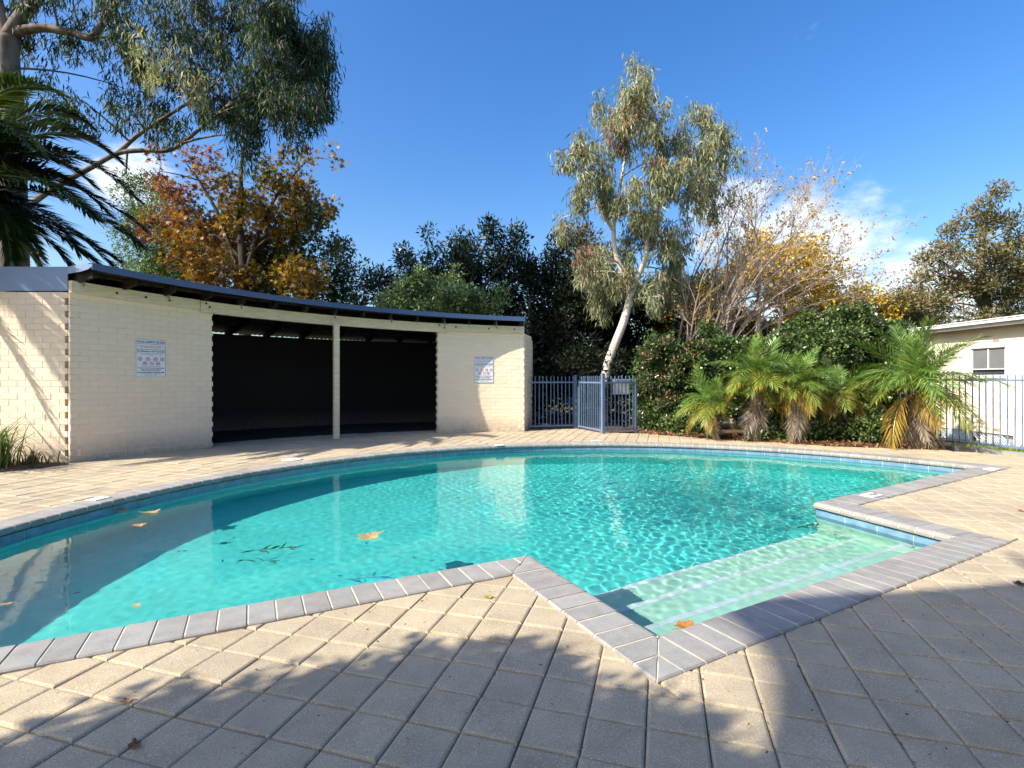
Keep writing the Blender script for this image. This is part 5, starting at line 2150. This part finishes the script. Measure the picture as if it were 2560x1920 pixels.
shrub('hedge_shrub', 'tallest dark green hedge shrub behind the big palm, topped by pale new leaves', 12.3, 7.9,
      ((1740, 710, 46, 30), (1800, 690, 40, 26), (1845, 680, 30, 24), (1880, 700, 44, 28), (1930, 730, 40, 30), (1800, 740, 56, 46), (1880, 760, 60, 50), (1790, 820, 60, 60), (1870, 840, 60, 60), (1940, 790, 40, 56), (1840, 900, 70, 40), (1930, 870, 50, 60), (1780, 900, 50, 40)), 93, HED,
      fill=1.7)
for i, (x, y, rx, ry, D0, lab) in enumerate(((1480, 918, 40, 22, 11.9, 'low glossy green ground shrub below the flowering shrub'),
                                             (1655, 940, 26, 18, 10.7, 'small glossy green shrub between the middle palm trunks'),
                                             (1765, 925, 26, 24, 10.45, 'leafy green shrub at the paving edge right of the middle palms'),
                                             (1860, 925, 34, 30, 10.15, 'leafy green shrub at the paving edge beside the big palm skirt'))):
    shrub('low_shrub', lab, D0, (x * SD - 1280) / FPX * D0, ((x, y - 4, rx * 1.25, ry * 1.3), (x - rx * .8, y + 4, rx * .7, ry * .8), (x + rx * .8, y + 4, rx * .7, ry * .8)), 95 + i, HED, L=0.075, W=0.042, cs=0.13, per=40, depth=0.3)

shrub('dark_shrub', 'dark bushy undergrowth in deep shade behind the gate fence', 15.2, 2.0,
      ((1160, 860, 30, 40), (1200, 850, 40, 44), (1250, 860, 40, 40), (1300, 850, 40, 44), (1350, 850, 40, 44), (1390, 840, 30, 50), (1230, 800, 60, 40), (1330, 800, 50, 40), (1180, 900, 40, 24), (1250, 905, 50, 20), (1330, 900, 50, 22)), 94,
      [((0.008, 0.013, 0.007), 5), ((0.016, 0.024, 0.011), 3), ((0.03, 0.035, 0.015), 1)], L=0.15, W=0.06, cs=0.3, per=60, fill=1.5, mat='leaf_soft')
# ================================================================== PALMS
PGR = [((0.095, 0.185, 0.033), 5), ((0.16, 0.26, 0.045), 4), ((0.26, 0.33, 0.07), 2)]
PYL = [((0.25, 0.29, 0.045), 4), ((0.36, 0.31, 0.045), 2), ((0.15, 0.22, 0.038), 4)]
POR = [((0.38, 0.25, 0.045), 4), ((0.32, 0.18, 0.05), 3), ((0.28, 0.24, 0.05), 3)]
PBR = [((0.25, 0.195, 0.14), 4), ((0.16, 0.12, 0.085), 3), ((0.35, 0.29, 0.225), 2)]


def frond_lib(seed):
    r = np.random.default_rng(seed)
    lib = {}
    for nm, pal, shapes, dr in (('up', PGR, (((.22, .5), (.55, .78)), ((.3, .5), (.75, .62)), ((.15, .55), (.3, .92))), 0.12),
                                ('out', PGR, (((.4, .42), (.92, .30)), ((.45, .35), (.98, .02)), ((.4, .45), (.9, .12))), 0.30),
                                ('low', PYL, (((.42, .22), (.88, -.22)), ((.4, .18), (.78, -.42)), ((.45, .25), (.95, -.1))), 0.40),
                                ('old', POR, (((.36, .08), (.62, -.60)), ((.40, .10), (.75, -.48))), 0.45),
                                ('dead', PBR, (((.22, -.02), (.28, -.92)), ((.26, .02), (.40, -.85)), ((.18, -.05), (.16, -.98))), 0.35)):
        lib[nm] = [frond_mesh('frond', bez((0, 0, 0), (a[0], 0, a[1]), (b[0], 0, b[1]), 14), r, pairs=36, LL=0.37, WW=0.0145, vlift=0.22, start=0.14,
                              pal=pal, rach=0.012, droop=dr, sweep=(62, 30)) for a, b in shapes]
    return lib


LIB = frond_lib(7)


def small_palm(label, base, crown_z, scale, counts, seed, lean=(0, 0)):
    r = np.random.default_rng(seed)
    root = empty('date_palm', base)
    tag(root, label, 'palm')
    H = crown_z - base[2]
    mb = MB()
    pts, rad = [], []
    for k in range(13):
        t = k / 12
        pts.append((lean[0] * t, lean[1] * t, H * t))
        rad.append((0.085 + 0.045 * math.sin(t * 3.0) + r.normal(0, 0.008)) * (0.6 + 0.5 * scale))
    mb.tube(pts, rad, 9)
    tr = mb.build('trunk', M['palm_trunk'], root)
    # old leaf-base stubs
    st = MB()
    for k in range(26):
        t = r.uniform(0.25, 1.0)
        a = r.uniform(0, 6.28)
        p = Vector((lean[0] * t, lean[1] * t, H * t))
        d = Vector((math.cos(a), math.sin(a), 0.7))
        st.bar(p + d * 0.06, p + d * (0.15 + 0.05 * r.random()), 0.035, 0.012)
    st.build('leaf_stubs', M['palm_trunk'], tr)
    for kind, n in counts.items():
        off = r.uniform(0, 6.28)
        for k in range(n):
            me = LIB[kind][int(r.integers(len(LIB[kind])))]
            z = H * (1.0 if kind in ('up', 'out', 'low') else (0.9 if kind == 'old' else r.uniform(0.55, 0.88)))
            o = link('frond', me, root, (lean[0], lean[1], z + r.normal(0, 0.03)))
            s = scale * r.uniform(0.72, 1.18) * (0.9 if kind == 'dead' else 1)
            if kind == 'dead': s = min(s, z * 1.02)
            o.scale = (s, s, s)
            o.rotation_euler = (r.normal(0, 0.22), r.normal(0, 0.20), off + 2.4 * k + r.normal(0, 0.2))
    return root


def pz(yd, D): return CAM_H + (YH - yd * SD) / FPX * D


def pb(xd, D): return ((xd * SD - 1280) / FPX * D, D, -0.02)


small_palm('smallest date palm, drooping over the paving edge at the gate end of the row', pb(1545, 11.0), pz(875, 11.0), 0.80, {'up': 6, 'out': 14, 'low': 10, 'old': 6, 'dead': 8}, 1, (-0.12, -0.1))
small_palm('bushy date palm in the middle of the row with bright green crown', pb(1638, 10.7), pz(815, 10.7), 0.90, {'up': 12, 'out': 24, 'low': 18, 'old': 8, 'dead': 9}, 2, (-0.08, -0.05))
small_palm('date palm with a lopsided crown and hanging orange fronds, next to the bushy one', pb(1712, 10.35), pz(835, 10.35), 0.84, {'up': 9, 'out': 18, 'low': 15, 'old': 8, 'dead': 9}, 3, (0.06, -0.05))
small_palm('thin yellowing date palm half hidden between shrubs', pb(1815, 10.6), pz(845, 10.6), 0.85, {'up': 4, 'out': 9, 'low': 10, 'old': 9, 'dead': 12}, 4)
small_palm('largest date palm with a long skirt of dead fronds by the fence', pb(1968, 9.75), pz(838, 9.75), 1.22, {'up': 16, 'out': 28, 'low': 13, 'old': 5, 'dead': 46}, 5, (0.08, -0.05))


def big_palm():
    r = np.random.default_rng(17)
    C0 = Vector((-9.7, 8.7, 4.5))
    base = Vector((-9.8, 8.8, -0.12))
    root = empty('tall_palm', base)
    tag(root, 'large feather palm with long dark arching fronds at the shed end', 'palm')
    mb = MB()
    mb.tube([(0, 0, 0), (0.05, 0, 1.5), (0.1, -.05, 3.0), (0.1, -.1, 4.5)], [0.38, 0.32, 0.33, 0.40], 12)
    mb.build('trunk', M['palm_trunk'], root)
    pal = [((0.018, 0.038, 0.012), 5), ((0.03, 0.06, 0.018), 3), ((0.055, 0.085, 0.025), 1)]
    pal2 = [((0.055, 0.10, 0.02), 5), ((0.09, 0.13, 0.03), 3)]
    jobs = [(P(-30, 120, 8.3), P(130, 205, 8.0), pal2), (P(120, 240, 8.6), P(292, 430, 8.8), pal), (P(110, 205, 9.2), P(258, 350, 9.4), pal), (P(130, 375, 8.4), P(297, 528, 8.3), pal),
            (P(0, 330, 8.7), P(22, 560, 8.6), pal2), (P(90, 410, 9.5), P(240, 575, 9.8), pal), (P(40, 430, 9.4), P(150, 575, 9.6), pal), (P(70, 330, 7.9), P(200, 470, 7.7), pal), (P(20, 300, 9.3), P(120, 420, 9.6), pal),
            (P(60, 270, 9.8), P(200, 400, 10.2), pal), (P(80, 450, 9.2), P(250, 560, 9.4), pal), (P(40, 400, 8.6), P(170, 545, 8.5), pal), (P(0, 250, 8.4), P(100, 340, 8.2), pal), (P(90, 300, 9.0), P(230, 460, 9.1), pal), (P(60, 180, 9.6), P(190, 270, 9.9), pal), (P(0, 450, 9.6), P(90, 585, 10.0), pal), (P(-40, 380, 8.0), P(60, 520, 7.9), pal), (P(60, 440, 9.3), P(215, 575, 9.6), pal), (P(30, 210, 10.0), P(170, 290, 10.6), pal)]
    for k in range(16):
        a = math.pi * 0.55 + 5.1 * k / 16 + r.normal(0, .08)
        u = Vector((math.cos(a), math.sin(a), 0))
        ln = r.uniform(2.6, 3.5)
        el = r.choice((0.9, 0.5, 0.2))
        jobs.append((C0 + u * ln * 0.5 + Vector((0, 0, el * 1.6)), C0 + u * ln + Vector((0, 0, el * 1.5 - 1.3)), pal))
    for tip in ((-8.25, 6.9, 2.3), (-8.05, 7.25, 3.1), (-8.5, 6.6, 3.5), (-8.3, 7.3, 1.7), (-8.0, 7.0, 3.9)):
        tip = Vector(tip)
        jobs.append((C0.lerp(tip, 0.55) + Vector((0.1, -0.2, 0.75)), tip, pal))
    for ctrl, tip, pl in jobs:
        V, cc = frond_arrays(bez(C0 - base, Vector(ctrl) - base, Vector(tip) - base, 22), r, pairs=140, LL=0.66, WW=0.040, vlift=0.28, start=0.10, pal=pl, rach=0.028, droop=0.22, sweep=(58, 28))
        link('frond', np_mesh('frond', V, 4, M['leaf_palm'], cc), root)


big_palm()


# --- strap-leaved clump at the shed's end wall
def strap_clump(label, base, n, hgt, seed, pal):
    r = np.random.default_rng(seed)
    root = empty('strap_leaf_plant', base)
    tag(root, label, 'plant')
    V = []
    for k in range(n):
        a = r.uniform(0, 6.28)
        ln = hgt * r.uniform(0.6, 1.2)
        u = Vector((math.cos(a), math.sin(a), 0))
        o = Vector((r.normal(0, .10), r.normal(0, .10), 0))
        s = u.cross(Vector((0, 0, 1))) * 0.010
        spread = r.uniform(0.25, 0.85)
        pts = bez(o, o + u * ln * spread * 0.35 + Vector((0, 0, ln * 0.85)), o + u * ln * spread + Vector((0, 0, ln * r.uniform(0.15, 0.7))), 5)
        for i in range(5):
            w0, w1 = 1 - (i / 5) ** 2, 1 - ((i + 1) / 5) ** 2
            V += [pts[i] - s * w0, pts[i] + s * w0, pts[i + 1] + s * w1, pts[i + 1] - s * w1]
    V = np.array([tuple(p) for p in V])
    link('leaves', np_mesh('leaves', V, 4, M['leaf_soft'], np.repeat(jitter(pal, n, r), 5, axis=0)), root)


AGA = [((0.07, 0.13, 0.025), 4), ((0.13, 0.19, 0.05), 3), ((0.20, 0.22, 0.08), 1)]
strap_clump('clump of long green strap leaves against the shed end wall', (-7.38, 7.30, -0.02), 260, 0.95, 3, AGA)
strap_clump('small weedy plant at the foot of the shed end wall', (-7.05, 7.6, -0.02), 40, 0.38, 4, [((0.06, 0.06, 0.04), 3), ((0.12, 0.12, 0.07), 2)])

# ================================================================== GARDEN BEDS
def mat_mulch():
    m, nt, b = mat_new('bark_mulch')
    n = noise(nt, 45.0, 5, 0.7, coord='World')
    nt.links.new(ramp(nt, n, [(0.3, (0.05, 0.03, 0.02)), (0.55, (0.16, 0.095, 0.055)), (0.75, (0.30, 0.20, 0.12))]), b.inputs['Base Color'])
    b.inputs['Roughness'].default_value = 0.95
    bump(nt, b, n, 0.9, 0.03)
    return m


M['mulch'] = mat_mulch()


def bed(name, poly, label, z=0.012):
    mb = MB()
    poly = [Vector((p[0], p[1])) for p in poly]
    n = len(poly)
    ins = inset(poly, 0.15)
    v = [(p.x, p.y, -0.06) for p in poly] + [(p.x, p.y, z) for p in poly] + [(p.x, p.y, z + 0.03) for p in ins]
    f = [(i, (i + 1) % n, n + (i + 1) % n, n + i) for i in range(n)] + [(n + i, n + (i + 1) % n, 2 * n + (i + 1) % n, 2 * n + i) for i in range(n)] + [tuple(2 * n + i for i in range(n))]
    mb.add(v, f)
    tag(mb.build(name, M['mulch']), label, None, None, 'structure')


BED = [(3.06, 12.2), (4.25, 11.22), (5.29, 10.48), (6.16, 9.95), (7.2, 9.62), (7.9, 9.45), (8.2, 10.0), (7.3, 12.2), (7.6, 14.5), (3.1, 14.5)]
bed('garden_bed', BED, 'mulched garden bed under the palms and hedge')
bed('soil_bed', [(-9.0, 5.2), (-8.15, 5.2), (-7.05, 7.13), (-6.66, 7.80), (-6.85, 7.938), (-9.0, 7.938)], 'dark soil strip along the shed end wall', 0.006)
bed('back_soil', [(0.45, 13.1), (1.62, 13.5), (2.2, 12.35), (3.0, 12.75), (3.1, 17.0), (0.75, 17.0)], 'dark soil behind the gate', -0.02)


def litter():
    r = np.random.default_rng(8)
    n = 3200
    t = r.random(n) * 6.2
    edge = [Vector(p) for p in BED[:6]]
    L = [0.0]
    for i in range(5): L.append(L[-1] + (edge[i + 1] - edge[i]).length)
    pts = []
    for k in range(n):
        s = r.random() * L[-1]
        i = min(4, int(np.searchsorted(L, s) - 1)) if s > 0 else 0
        i = max(0, i)
        e = edge[i + 1] - edge[i]
        q = edge[i] + e * ((s - L[i]) / e.length)
        nrm = Vector((-e.y, e.x)).normalized()
        w = r.gamma(1.3, 0.28)
        q = q - nrm * -1 * (w - 0.10) if (nrm.y > 0) else q + nrm * -(w - 0.10)
        pts.append((q.x, q.y, 0.02 + 0.035 * r.random() if w > 0.1 else 0.004))
    p = np.array(pts)
    d = unit(np.column_stack([r.normal(0, 1, n), r.normal(0, 1, n), r.normal(0.1, .35, n)]))
    V = leaf_quads(p, d, r.uniform(.03, .10, n), r.uniform(.02, .06, n), r, 0.2)
    o = link('leaf_litter', np_mesh('leaf_litter', V, 4, M['leaf_soft'], jitter([((0.30, 0.15, 0.07), 4), ((0.20, 0.11, 0.06), 4), ((0.42, 0.27, 0.14), 2), ((0.10, 0.06, 0.035), 2)], n, r)))
    tag(o, 'brown fallen leaves and bark along the garden bed edge', 'leaf litter', None, 'stuff')
    n = 900
    y = r.uniform(8.2, 13.0, n)
    x = 11.3 + r.normal(0, .35, n) - (y - 9) * 0.02
    p = np.column_stack([x, y, np.full(n, -0.38)])
    d = unit(np.column_stack([r.normal(0, .4, n), r.normal(0, .4, n), np.ones(n)]))
    V = leaf_quads(p, d, r.uniform(.06, .22, n), r.uniform(.012, .03, n), r)
    o = link('grass_strip', np_mesh('grass_strip', V, 4, M['leaf_soft'], jitter([((0.12, 0.20, 0.03), 4), ((0.20, 0.26, 0.05), 2)], n, r)))
    tag(o, 'bright green grass growing along the foot of the house', 'grass', None, 'stuff')


litter()

# ================================================================== LEAVES ON WATER AND PAVING
def lobed_leaf(name, label, loc, size, rz, col, curl=0.12, seed=0, mat=None, cat='leaf', group='fallen leaves'):
    r = np.random.default_rng(900 + seed)
    n = 22
    v = [(0, 0, 0.0)]
    for k in range(n):
        a = 2 * math.pi * k / n
        lob = 0.30 + 0.20 * abs(math.cos(2.5 * a)) + 0.03 * r.normal()
        x, y = size * lob * math.cos(a), size * lob * 0.85 * math.sin(a)
        v.append((x, y, curl * size * ((abs(x) / size * 2) ** 2 + 0.4 * r.random())))
    f = [(0, 1 + k, 1 + (k + 1) % n) for k in range(n)]
    b = len(v)
    v += [(-size * .28, -0.004, 0.004), (-size * .28, .004, 0.004), (-size * .75, .003, curl * size * .9), (-size * .75, -.003, curl * size * .9)]
    f.append((b, b + 1, b + 2, b + 3))
    me = bpy.data.meshes.new(name)
    me.from_pydata(v, [], f)
    at = me.attributes.new('leaf_col', 'FLOAT_COLOR', 'FACE')
    for i in range(len(f)):
        k = 1 + r.normal(0, 0.10)
        at.data[i].color = (col[0] * k, col[1] * k, col[2] * k, 1)
    me.materials.append(mat or M['leaf_soft'])
    o = link(name, me, None, loc)
    o.rotation_euler = (r.normal(0, .05), r.normal(0, .05), rz)
    tag(o, label, cat, group)
    return receiver(o)


TAN, ORA, BRN = (0.62, 0.36, 0.18), (0.55, 0.22, 0.06), (0.20, 0.10, 0.05)
wz = WATER_Z + 0.004
for i, (x, y, s, rz, col, lab) in enumerate((
        (925, 1341, 0.26, 0.3, TAN, 'large tan lobed leaf floating alone in the sunlit middle of the pool'),
        (374, 1282, 0.22, 1.0, TAN, 'broken tan and pink leaf floating in the shade below the end sign'),
        (305, 1278, 0.15, 2.0, TAN, 'small tan leaf floating close to the shaded coping'),
        (348, 1313, 0.12, 0.5, TAN, 'little pale leaf floating apart in the shaded water'),
        (18, 1510, 0.07, 0.5, TAN, 'tiny pale leaf floating by the near left edge of the water'),
        (340, 1514, 0.06, 1.5, TAN, 'tiny tan leaf floating in shallow water near the front coping'),
        (2273, 1335, 0.16, 0.2, ORA, 'orange-brown leaf floating against the blue tiles of the step alcove'),
        (1712, 1566, 0.15, 0.6, ORA, 'orange leaf floating in the inner corner of the step alcove'))):
    p = G(x, y, wz)
    lobed_leaf('floating_leaf', lab, p, s, rz, col, 0.10, i, group='leaves floating on the pool')
for i, (x, y, s, rz, col, lab) in enumerate((
        (317, 1753, 0.055, 0.6, (0.50, 0.30, 0.16), 'curled tan leaf lying on sunlit pavers at the lower left'),
        (336, 1862, 0.06, 2.2, BRN, 'brown leaf lying on shaded pavers near the bottom edge'),
        (1222, 1493, 0.06, 0.1, (0.50, 0.38, 0.05), 'small yellow leaf on the sunlit paver point'),
        (2548, 1460, 0.085, 0.9, (0.05, 0.03, 0.025), 'dark leaf on shaded paving at the right edge'),
        (2553, 1278, 0.07, 1.3, (0.35, 0.14, 0.06), 'rust leaf on bright paving at the far right'))):
    lobed_leaf('fallen_leaf', lab, G(x, y, 0.003), s * 0.85, rz, col, 0.16, 40 + i, group='leaves lying on the paving')


def sprig(label, c, n, size, seed, z):
    r = np.random.default_rng(seed)
    t = np.linspace(-1, 1, n)
    p = np.column_stack([t * size, 0.25 * size * np.sin(t * 2.2), np.zeros(n)])
    d = unit(np.column_stack([r.normal(0.5, .7, n), r.normal(0, .8, n), r.normal(0, .04, n)]))
    V = leaf_quads(p, d, r.uniform(.07, .15, n), r.uniform(.012, .02, n), r, 0.0)
    V[:, 2] = np.clip(V[:, 2], -0.012, 0.012)
    for i in range(n - 1):
        w = np.array([0, 0.0025, 0])
        V = np.concatenate([V, np.array([p[i] - w, p[i + 1] - w, p[i + 1] + w, p[i] + w])])
    n += n - 1
    o = link('leaf_sprig', np_mesh('leaf_sprig', V, 4, M['leaf_gum'], jitter([((0.02, 0.05, 0.02), 3), ((0.05, 0.09, 0.03), 2)], n, r)), None, (c.x, c.y, z))
    tag(o, label, 'leaf', 'leaves floating on the pool')
    receiver(o)


sprig('dark green sprig of narrow leaves floating near the tan leaf', G(683, 1372, wz), 13, 0.16, 3, wz)
sprig('small clump of dark leaves sunk beside the shade line in the pool', G(655, 1320, wz), 14, 0.08, 4, floor_z(-2.2, 5.3) + 0.02)
sprig('small clump of dark leaves sunk nearest the shade line in the pool', G(592, 1320, wz), 10, 0.07, 5, floor_z(-2.4, 5.3) + 0.02)
sprig('dark green leaves floating off the rounded coping corner', G(2018, 1315, wz), 10, 0.10, 6, wz)
r_ = np.random.default_rng(77)
k_ = 90
pts = []
while len(pts) < k_:
    x, y = r_.uniform(-4, 6), r_.uniform(2.2, 9.5)
    if in_poly(np.array([x]), np.array([y]), [tuple(p) for p in loop(-0.15, 0.3)])[0]:
        pts.append((x, y, floor_z(x, y) + 0.012))
V = leaf_quads(np.array(pts), unit(np.column_stack([r_.normal(0, 1, k_), r_.normal(0, 1, k_), np.zeros(k_)])), r_.uniform(.02, .08, k_), r_.uniform(.01, .025, k_), r_, 0.02)
o = link('sunken_debris', np_mesh('sunken_debris', V, 4, M['leaf_soft'], jitter([((0.06, 0.07, 0.03), 2), ((0.12, 0.09, 0.04), 2)], k_, r_)))
tag(o, 'specks of leaf debris scattered on the pool floor', 'debris', None, 'stuff')
receiver(o)

# ================================================================== PLATES ON THE COPING
def plate(name, label, xs, ys, w, l, z, printed=False, cat='marker'):
    p = G(xs, ys, z)
    a = math.atan2(p.y - PC.y, p.x - PC.x) if not printed else R(28.5)
    root = empty(name, p, a)
    tag(root, label, cat)
    mb = MB()
    mb.box(-l / 2, l / 2, -w / 2, w / 2, -0.002, 0.006)
    mb.box(-l / 2 + .006, l / 2 - .006, -w / 2 + .006, w / 2 - .006, 0.006, 0.0075)
    mb.build('plate', M['white'], root)
    if printed:
        m = MB(); m.box(-0.085, -0.045, -0.03, 0.035, 0.0076, 0.0084); m.build('yellow_print', M['yellow'], root)
        m = MB()
        for x0, x1, y0, y1 in ((-0.02, 0.0, -0.03, 0.03), (0.012, 0.04, -0.03, -0.018), (0.012, 0.04, -0.006, 0.006), (0.012, 0.04, 0.018, 0.03), (0.012, 0.022, 0.006, 0.018), (0.03, 0.04, -0.018, -0.006), (0.055, 0.085, -0.02, 0.02)):
            m.box(x0, x1, y0, y1, 0.0076, 0.0084)
        m.build('black_print', M['black'], root)


zc = COPE_TOP + 0.002
plate('depth_marker', 'white square plate on the coping at the left, in full sun', 246, 1247, 0.17, 0.14, zc)
plate('depth_marker', 'white plate with yellow and black print on the coping near the alcove corner', 2180, 1238, 0.14, 0.21, zc, True)
plate('depth_marker', 'white plate on the coping at the pointed right end of the pool', 2480, 1173, 0.13, 0.25, zc)
plate('depth_marker', 'white plate on the far coping below the half-lit sign', 1248, 1113, 0.16, 0.16, zc)
plate('depth_marker', 'white plate on the paving edge in front of the gate', 1490, 1102, 0.18, 0.15, 0.004)
sk = empty('skimmer_lid', G(731, 1149, 0.003))
tag(sk, 'round white skimmer lid on the paving before the shed post', 'lid')
mb = MB(); mb.tube([(0, 0, 0), (0, 0, 0.008), (0, 0, 0.012)], [0.15, 0.15, 0.135], 28); mb.build('cover', M['white'], sk)
mb = MB(); mb.box(-0.03, 0.03, -0.008, 0.008, 0.0125, 0.0145); mb.build('finger_grip', M['galv'], sk)

# ================================================================== TREES BEHIND THE CAMERA (they shade the foreground)
sd = Vector((math.cos(R(SUN_AZ)), math.sin(R(SUN_AZ)), 0)) / math.tan(R(SUN_EL))


def up_sun(x, y, h):
    q = Vector((x, y, 0)) - sd * h
    return (q.x, q.y, h)


c = Crown(5.0, 111)
for x, y, r_c in ((-1.85, 1.15, 0.62), (-1.05, 1.55, 0.66), (-0.38, 1.88, 0.58), (0.15, 1.55, 0.48), (0.42, 1.2, 0.42), (-2.5, 0.75, 0.7), (-1.5, 0.8, 0.7), (-0.5, 1.2, 0.75), (0.15, 0.9, 0.65), (0.65, 0.55, 0.45),
                  (-0.9, 0.4, 0.9), (0.3, 0.3, 0.8), (-2.0, 0.1, 0.9)):
    h, rad = 3.0 + 0.15 * math.sin(7 * x), (r_c, r_c, 0.36)
    c.world_lobe(up_sun(x, y, h), rad, 1.0)
b0 = up_sun(-0.4, 0.5, 3.0)
make_tree('shade_tree', 'leafy garden tree behind the camera shading the near paving', 'tree', (b0[0], b0[1], -0.1), [([(b0[0], b0[1], -0.1), (b0[0], b0[1], 1.6), (b0[0] + .1, b0[1], 2.8)], [0.12, 0.09, 0.05])], c,
          M['leaf_soft'], M['bark_grey'], cs=0.20, fill=4.2, per=56, L=0.11, W=0.055, pal=HED)
c = Crown(5.0, 112)
for x, y, r_c in ((3.3, 2.0, 0.8), (4.4, 2.3, 0.8), (4.9, 2.9, 0.6), (2.9, 1.3, 0.9), (4.0, 1.2, 1.1), (5.5, 2.0, 1.0)):
    h, rad = 7.0 + 0.5 * math.sin(5 * x), (r_c, r_c, 0.55 * r_c)
    c.world_lobe(up_sun(x, y, h), rad, 1.0)
b0 = up_sun(3.4, 1.2, 7.0)
B0 = Vector((b0[0], b0[1], -0.1))
st = [([B0, (B0.x, B0.y, 3.0), (B0.x + .2, B0.y, 6.2)], [0.3, 0.24, 0.12])]
for (x0, y0), (x1, y1) in (((3.2, 2.6), (4.35, 4.35)), ((3.35, 3.0), (3.75, 3.9)), ((3.8, 3.4), (4.9, 3.8)), ((4.4, 2.8), (5.6, 4.2)), ((4.1, 3.9), (4.8, 4.6))):
    st.append(([up_sun(x0, y0, 7.0), up_sun((x0 + x1) / 2, (y0 + y1) / 2 + 0.08, 7.4), up_sun(x1, y1, 7.6)], [0.045, 0.035, 0.015]))
make_tree('shade_tree', 'tall tree behind the camera whose branches shade the alcove corner', 'tree', tuple(B0), st, c, M['leaf_soft'], M['bark_grey'], cs=0.36, fill=2.0, per=50, L=0.22, W=0.13, pal=HED)


# ================================================================== FAR TREELINE (closes the horizon)
def treeline():
    r = np.random.default_rng(404)
    cen = []
    for k in range(900):
        a = r.uniform(R(20), R(160))
        d = r.uniform(42, 60)
        h = 3.0 + 1.4 * math.sin(a * 23) + r.normal(0, .8)
        cen.append((d * math.cos(a), d * math.sin(a), r.uniform(0, max(1.5, h))))
    p, d = round_leaves(r, np.array(cen), 1.3, 90)
    n = len(p)
    V = leaf_quads(p, d, r.uniform(.25, .5, n), r.uniform(.15, .3, n), r)
    o = link('far_treeline', np_mesh('far_treeline', V, 4, M['leaf_soft'], jitter([((0.04, 0.06, 0.025), 4), ((0.07, 0.085, 0.035), 3), ((0.12, 0.10, 0.04), 1)], n, r)))
    tag(o, 'distant belt of dark trees along the horizon', 'treeline', None, 'stuff')


treeline()


# ================================================================== FINE DEBRIS ON THE PAVING
def deck_bits():
    r = np.random.default_rng(606)
    n = 2600
    p = np.column_stack([r.uniform(-4, 6, n), 1.6 + r.gamma(1.6, 1.6, n), np.full(n, 0.003)])
    ok = in_poly(p[:, 0], p[:, 1], DECK) & ~in_poly(p[:, 0], p[:, 1], [tuple(q) for q in loop(COPE_W + 0.01, 0.2)])
    p = p[ok]
    # half of them have washed into the joints
    k = r.random(len(p)) < 0.6
    rel = np.column_stack([p[:, 0] - T_O.x, p[:, 1] - T_O.y])
    ci = np.round((rel @ np.array([T_I.x, T_I.y])) / TILE)
    d = rel @ np.array([T_I.x, T_I.y]) - ci * TILE
    p[k, 0] -= (d * T_I.x)[k]
    p[k, 1] -= (d * T_I.y)[k]
    p[k, 2] = -0.004
    n = len(p)
    dr = unit(np.column_stack([r.normal(0, 1, n), r.normal(0, 1, n), r.normal(0, .15, n)]))
    V = leaf_quads(p, dr, r.uniform(.005, .022, n), r.uniform(.003, .009, n), r, 0.15)
    o = link('paving_debris', np_mesh('paving_debris', V, 4, M['leaf_soft'], jitter([((0.10, 0.07, 0.045), 4), ((0.22, 0.15, 0.09), 2), ((0.05, 0.06, 0.02), 2), ((0.35, 0.30, 0.22), 1)], n, r)))
    tag(o, 'fine leaf crumbs and grit scattered over the paving joints', 'debris', None, 'stuff')


deck_bits()


# ================================================================== SHADE SAIL BEHIND THE CAMERA
def shade_sail():
    h = 7.0
    # corners of its shadow on the paving -> corners of the cloth up the sun's direction
    T1, T2, T4, T3 = [Vector(up_sun(x, y, h + dz)) for x, y, dz in ((1.12, 3.0, 0.0), (6.2, 4.15, 0.5), (7.0, 0.0, 0.2), (0.05, 1.15, -0.3))]
    base = Vector((-7.5, -4.6, -0.1))
    root = empty('shade_sail', base)
    tag(root, 'large taut shade sail behind the camera shading the paving right of the steps', 'shade sail')

    def edge(a, b, sag, cen):
        m = (a + b) / 2
        c = m + (cen - m).normalized() * sag * 2
        return bez(a, c, b, 14)
    cen = (T1 + T2 + T3 + T4) / 4
    top, bot = edge(T1, T2, 0.16, cen), edge(T3, T4, 0.4, cen)
    lef, rig = edge(T1, T3, 0.42, cen), edge(T2, T4, 0.4, cen)
    n = 14
    mb = MB()
    for k in (0, 1):
        for j in range(n + 1):
            for i in range(n + 1):
                u, v = i / n, j / n
                p = top[i] * (1 - v) + bot[i] * v + lef[j] * (1 - u) + rig[j] * u - (T1 * (1 - u) * (1 - v) + T2 * u * (1 - v) + T3 * (1 - u) * v + T4 * u * v)
                mb.v.append(tuple(p - base - Vector((0, 0, 0.004 * k))))
    N1 = n + 1
    for k in (0, 1):
        o = k * N1 * N1
        for j in range(n):
            for i in range(n):
                q = (o + j * N1 + i, o + j * N1 + i + 1, o + (j + 1) * N1 + i + 1, o + (j + 1) * N1 + i)
                mb.f.append(q if k else q[::-1]); mb.m.append(0)
    mb.build('sail_cloth', simple('dark_shade_cloth', (0.05, 0.06, 0.07), 0.9, 0.1), root)
    P1 = Vector((-7.5, -4.6, 7.3))
    for a, b in ((T1, P1), (T3, P1), (T2, Vector((0.2, -3.62, 5.3))), (T4, Vector((2.0, -3.62, 5.35)))):
        m = MB(); m.tube([a - base, b - base], 0.004, 5); m.build('cable', M['galv'], root)
    m = MB(); m.tube([(0, 0, 0), (0, 0, 7.45)], 0.06, 10); m.build('post', M['galv'], root)


shade_sail()
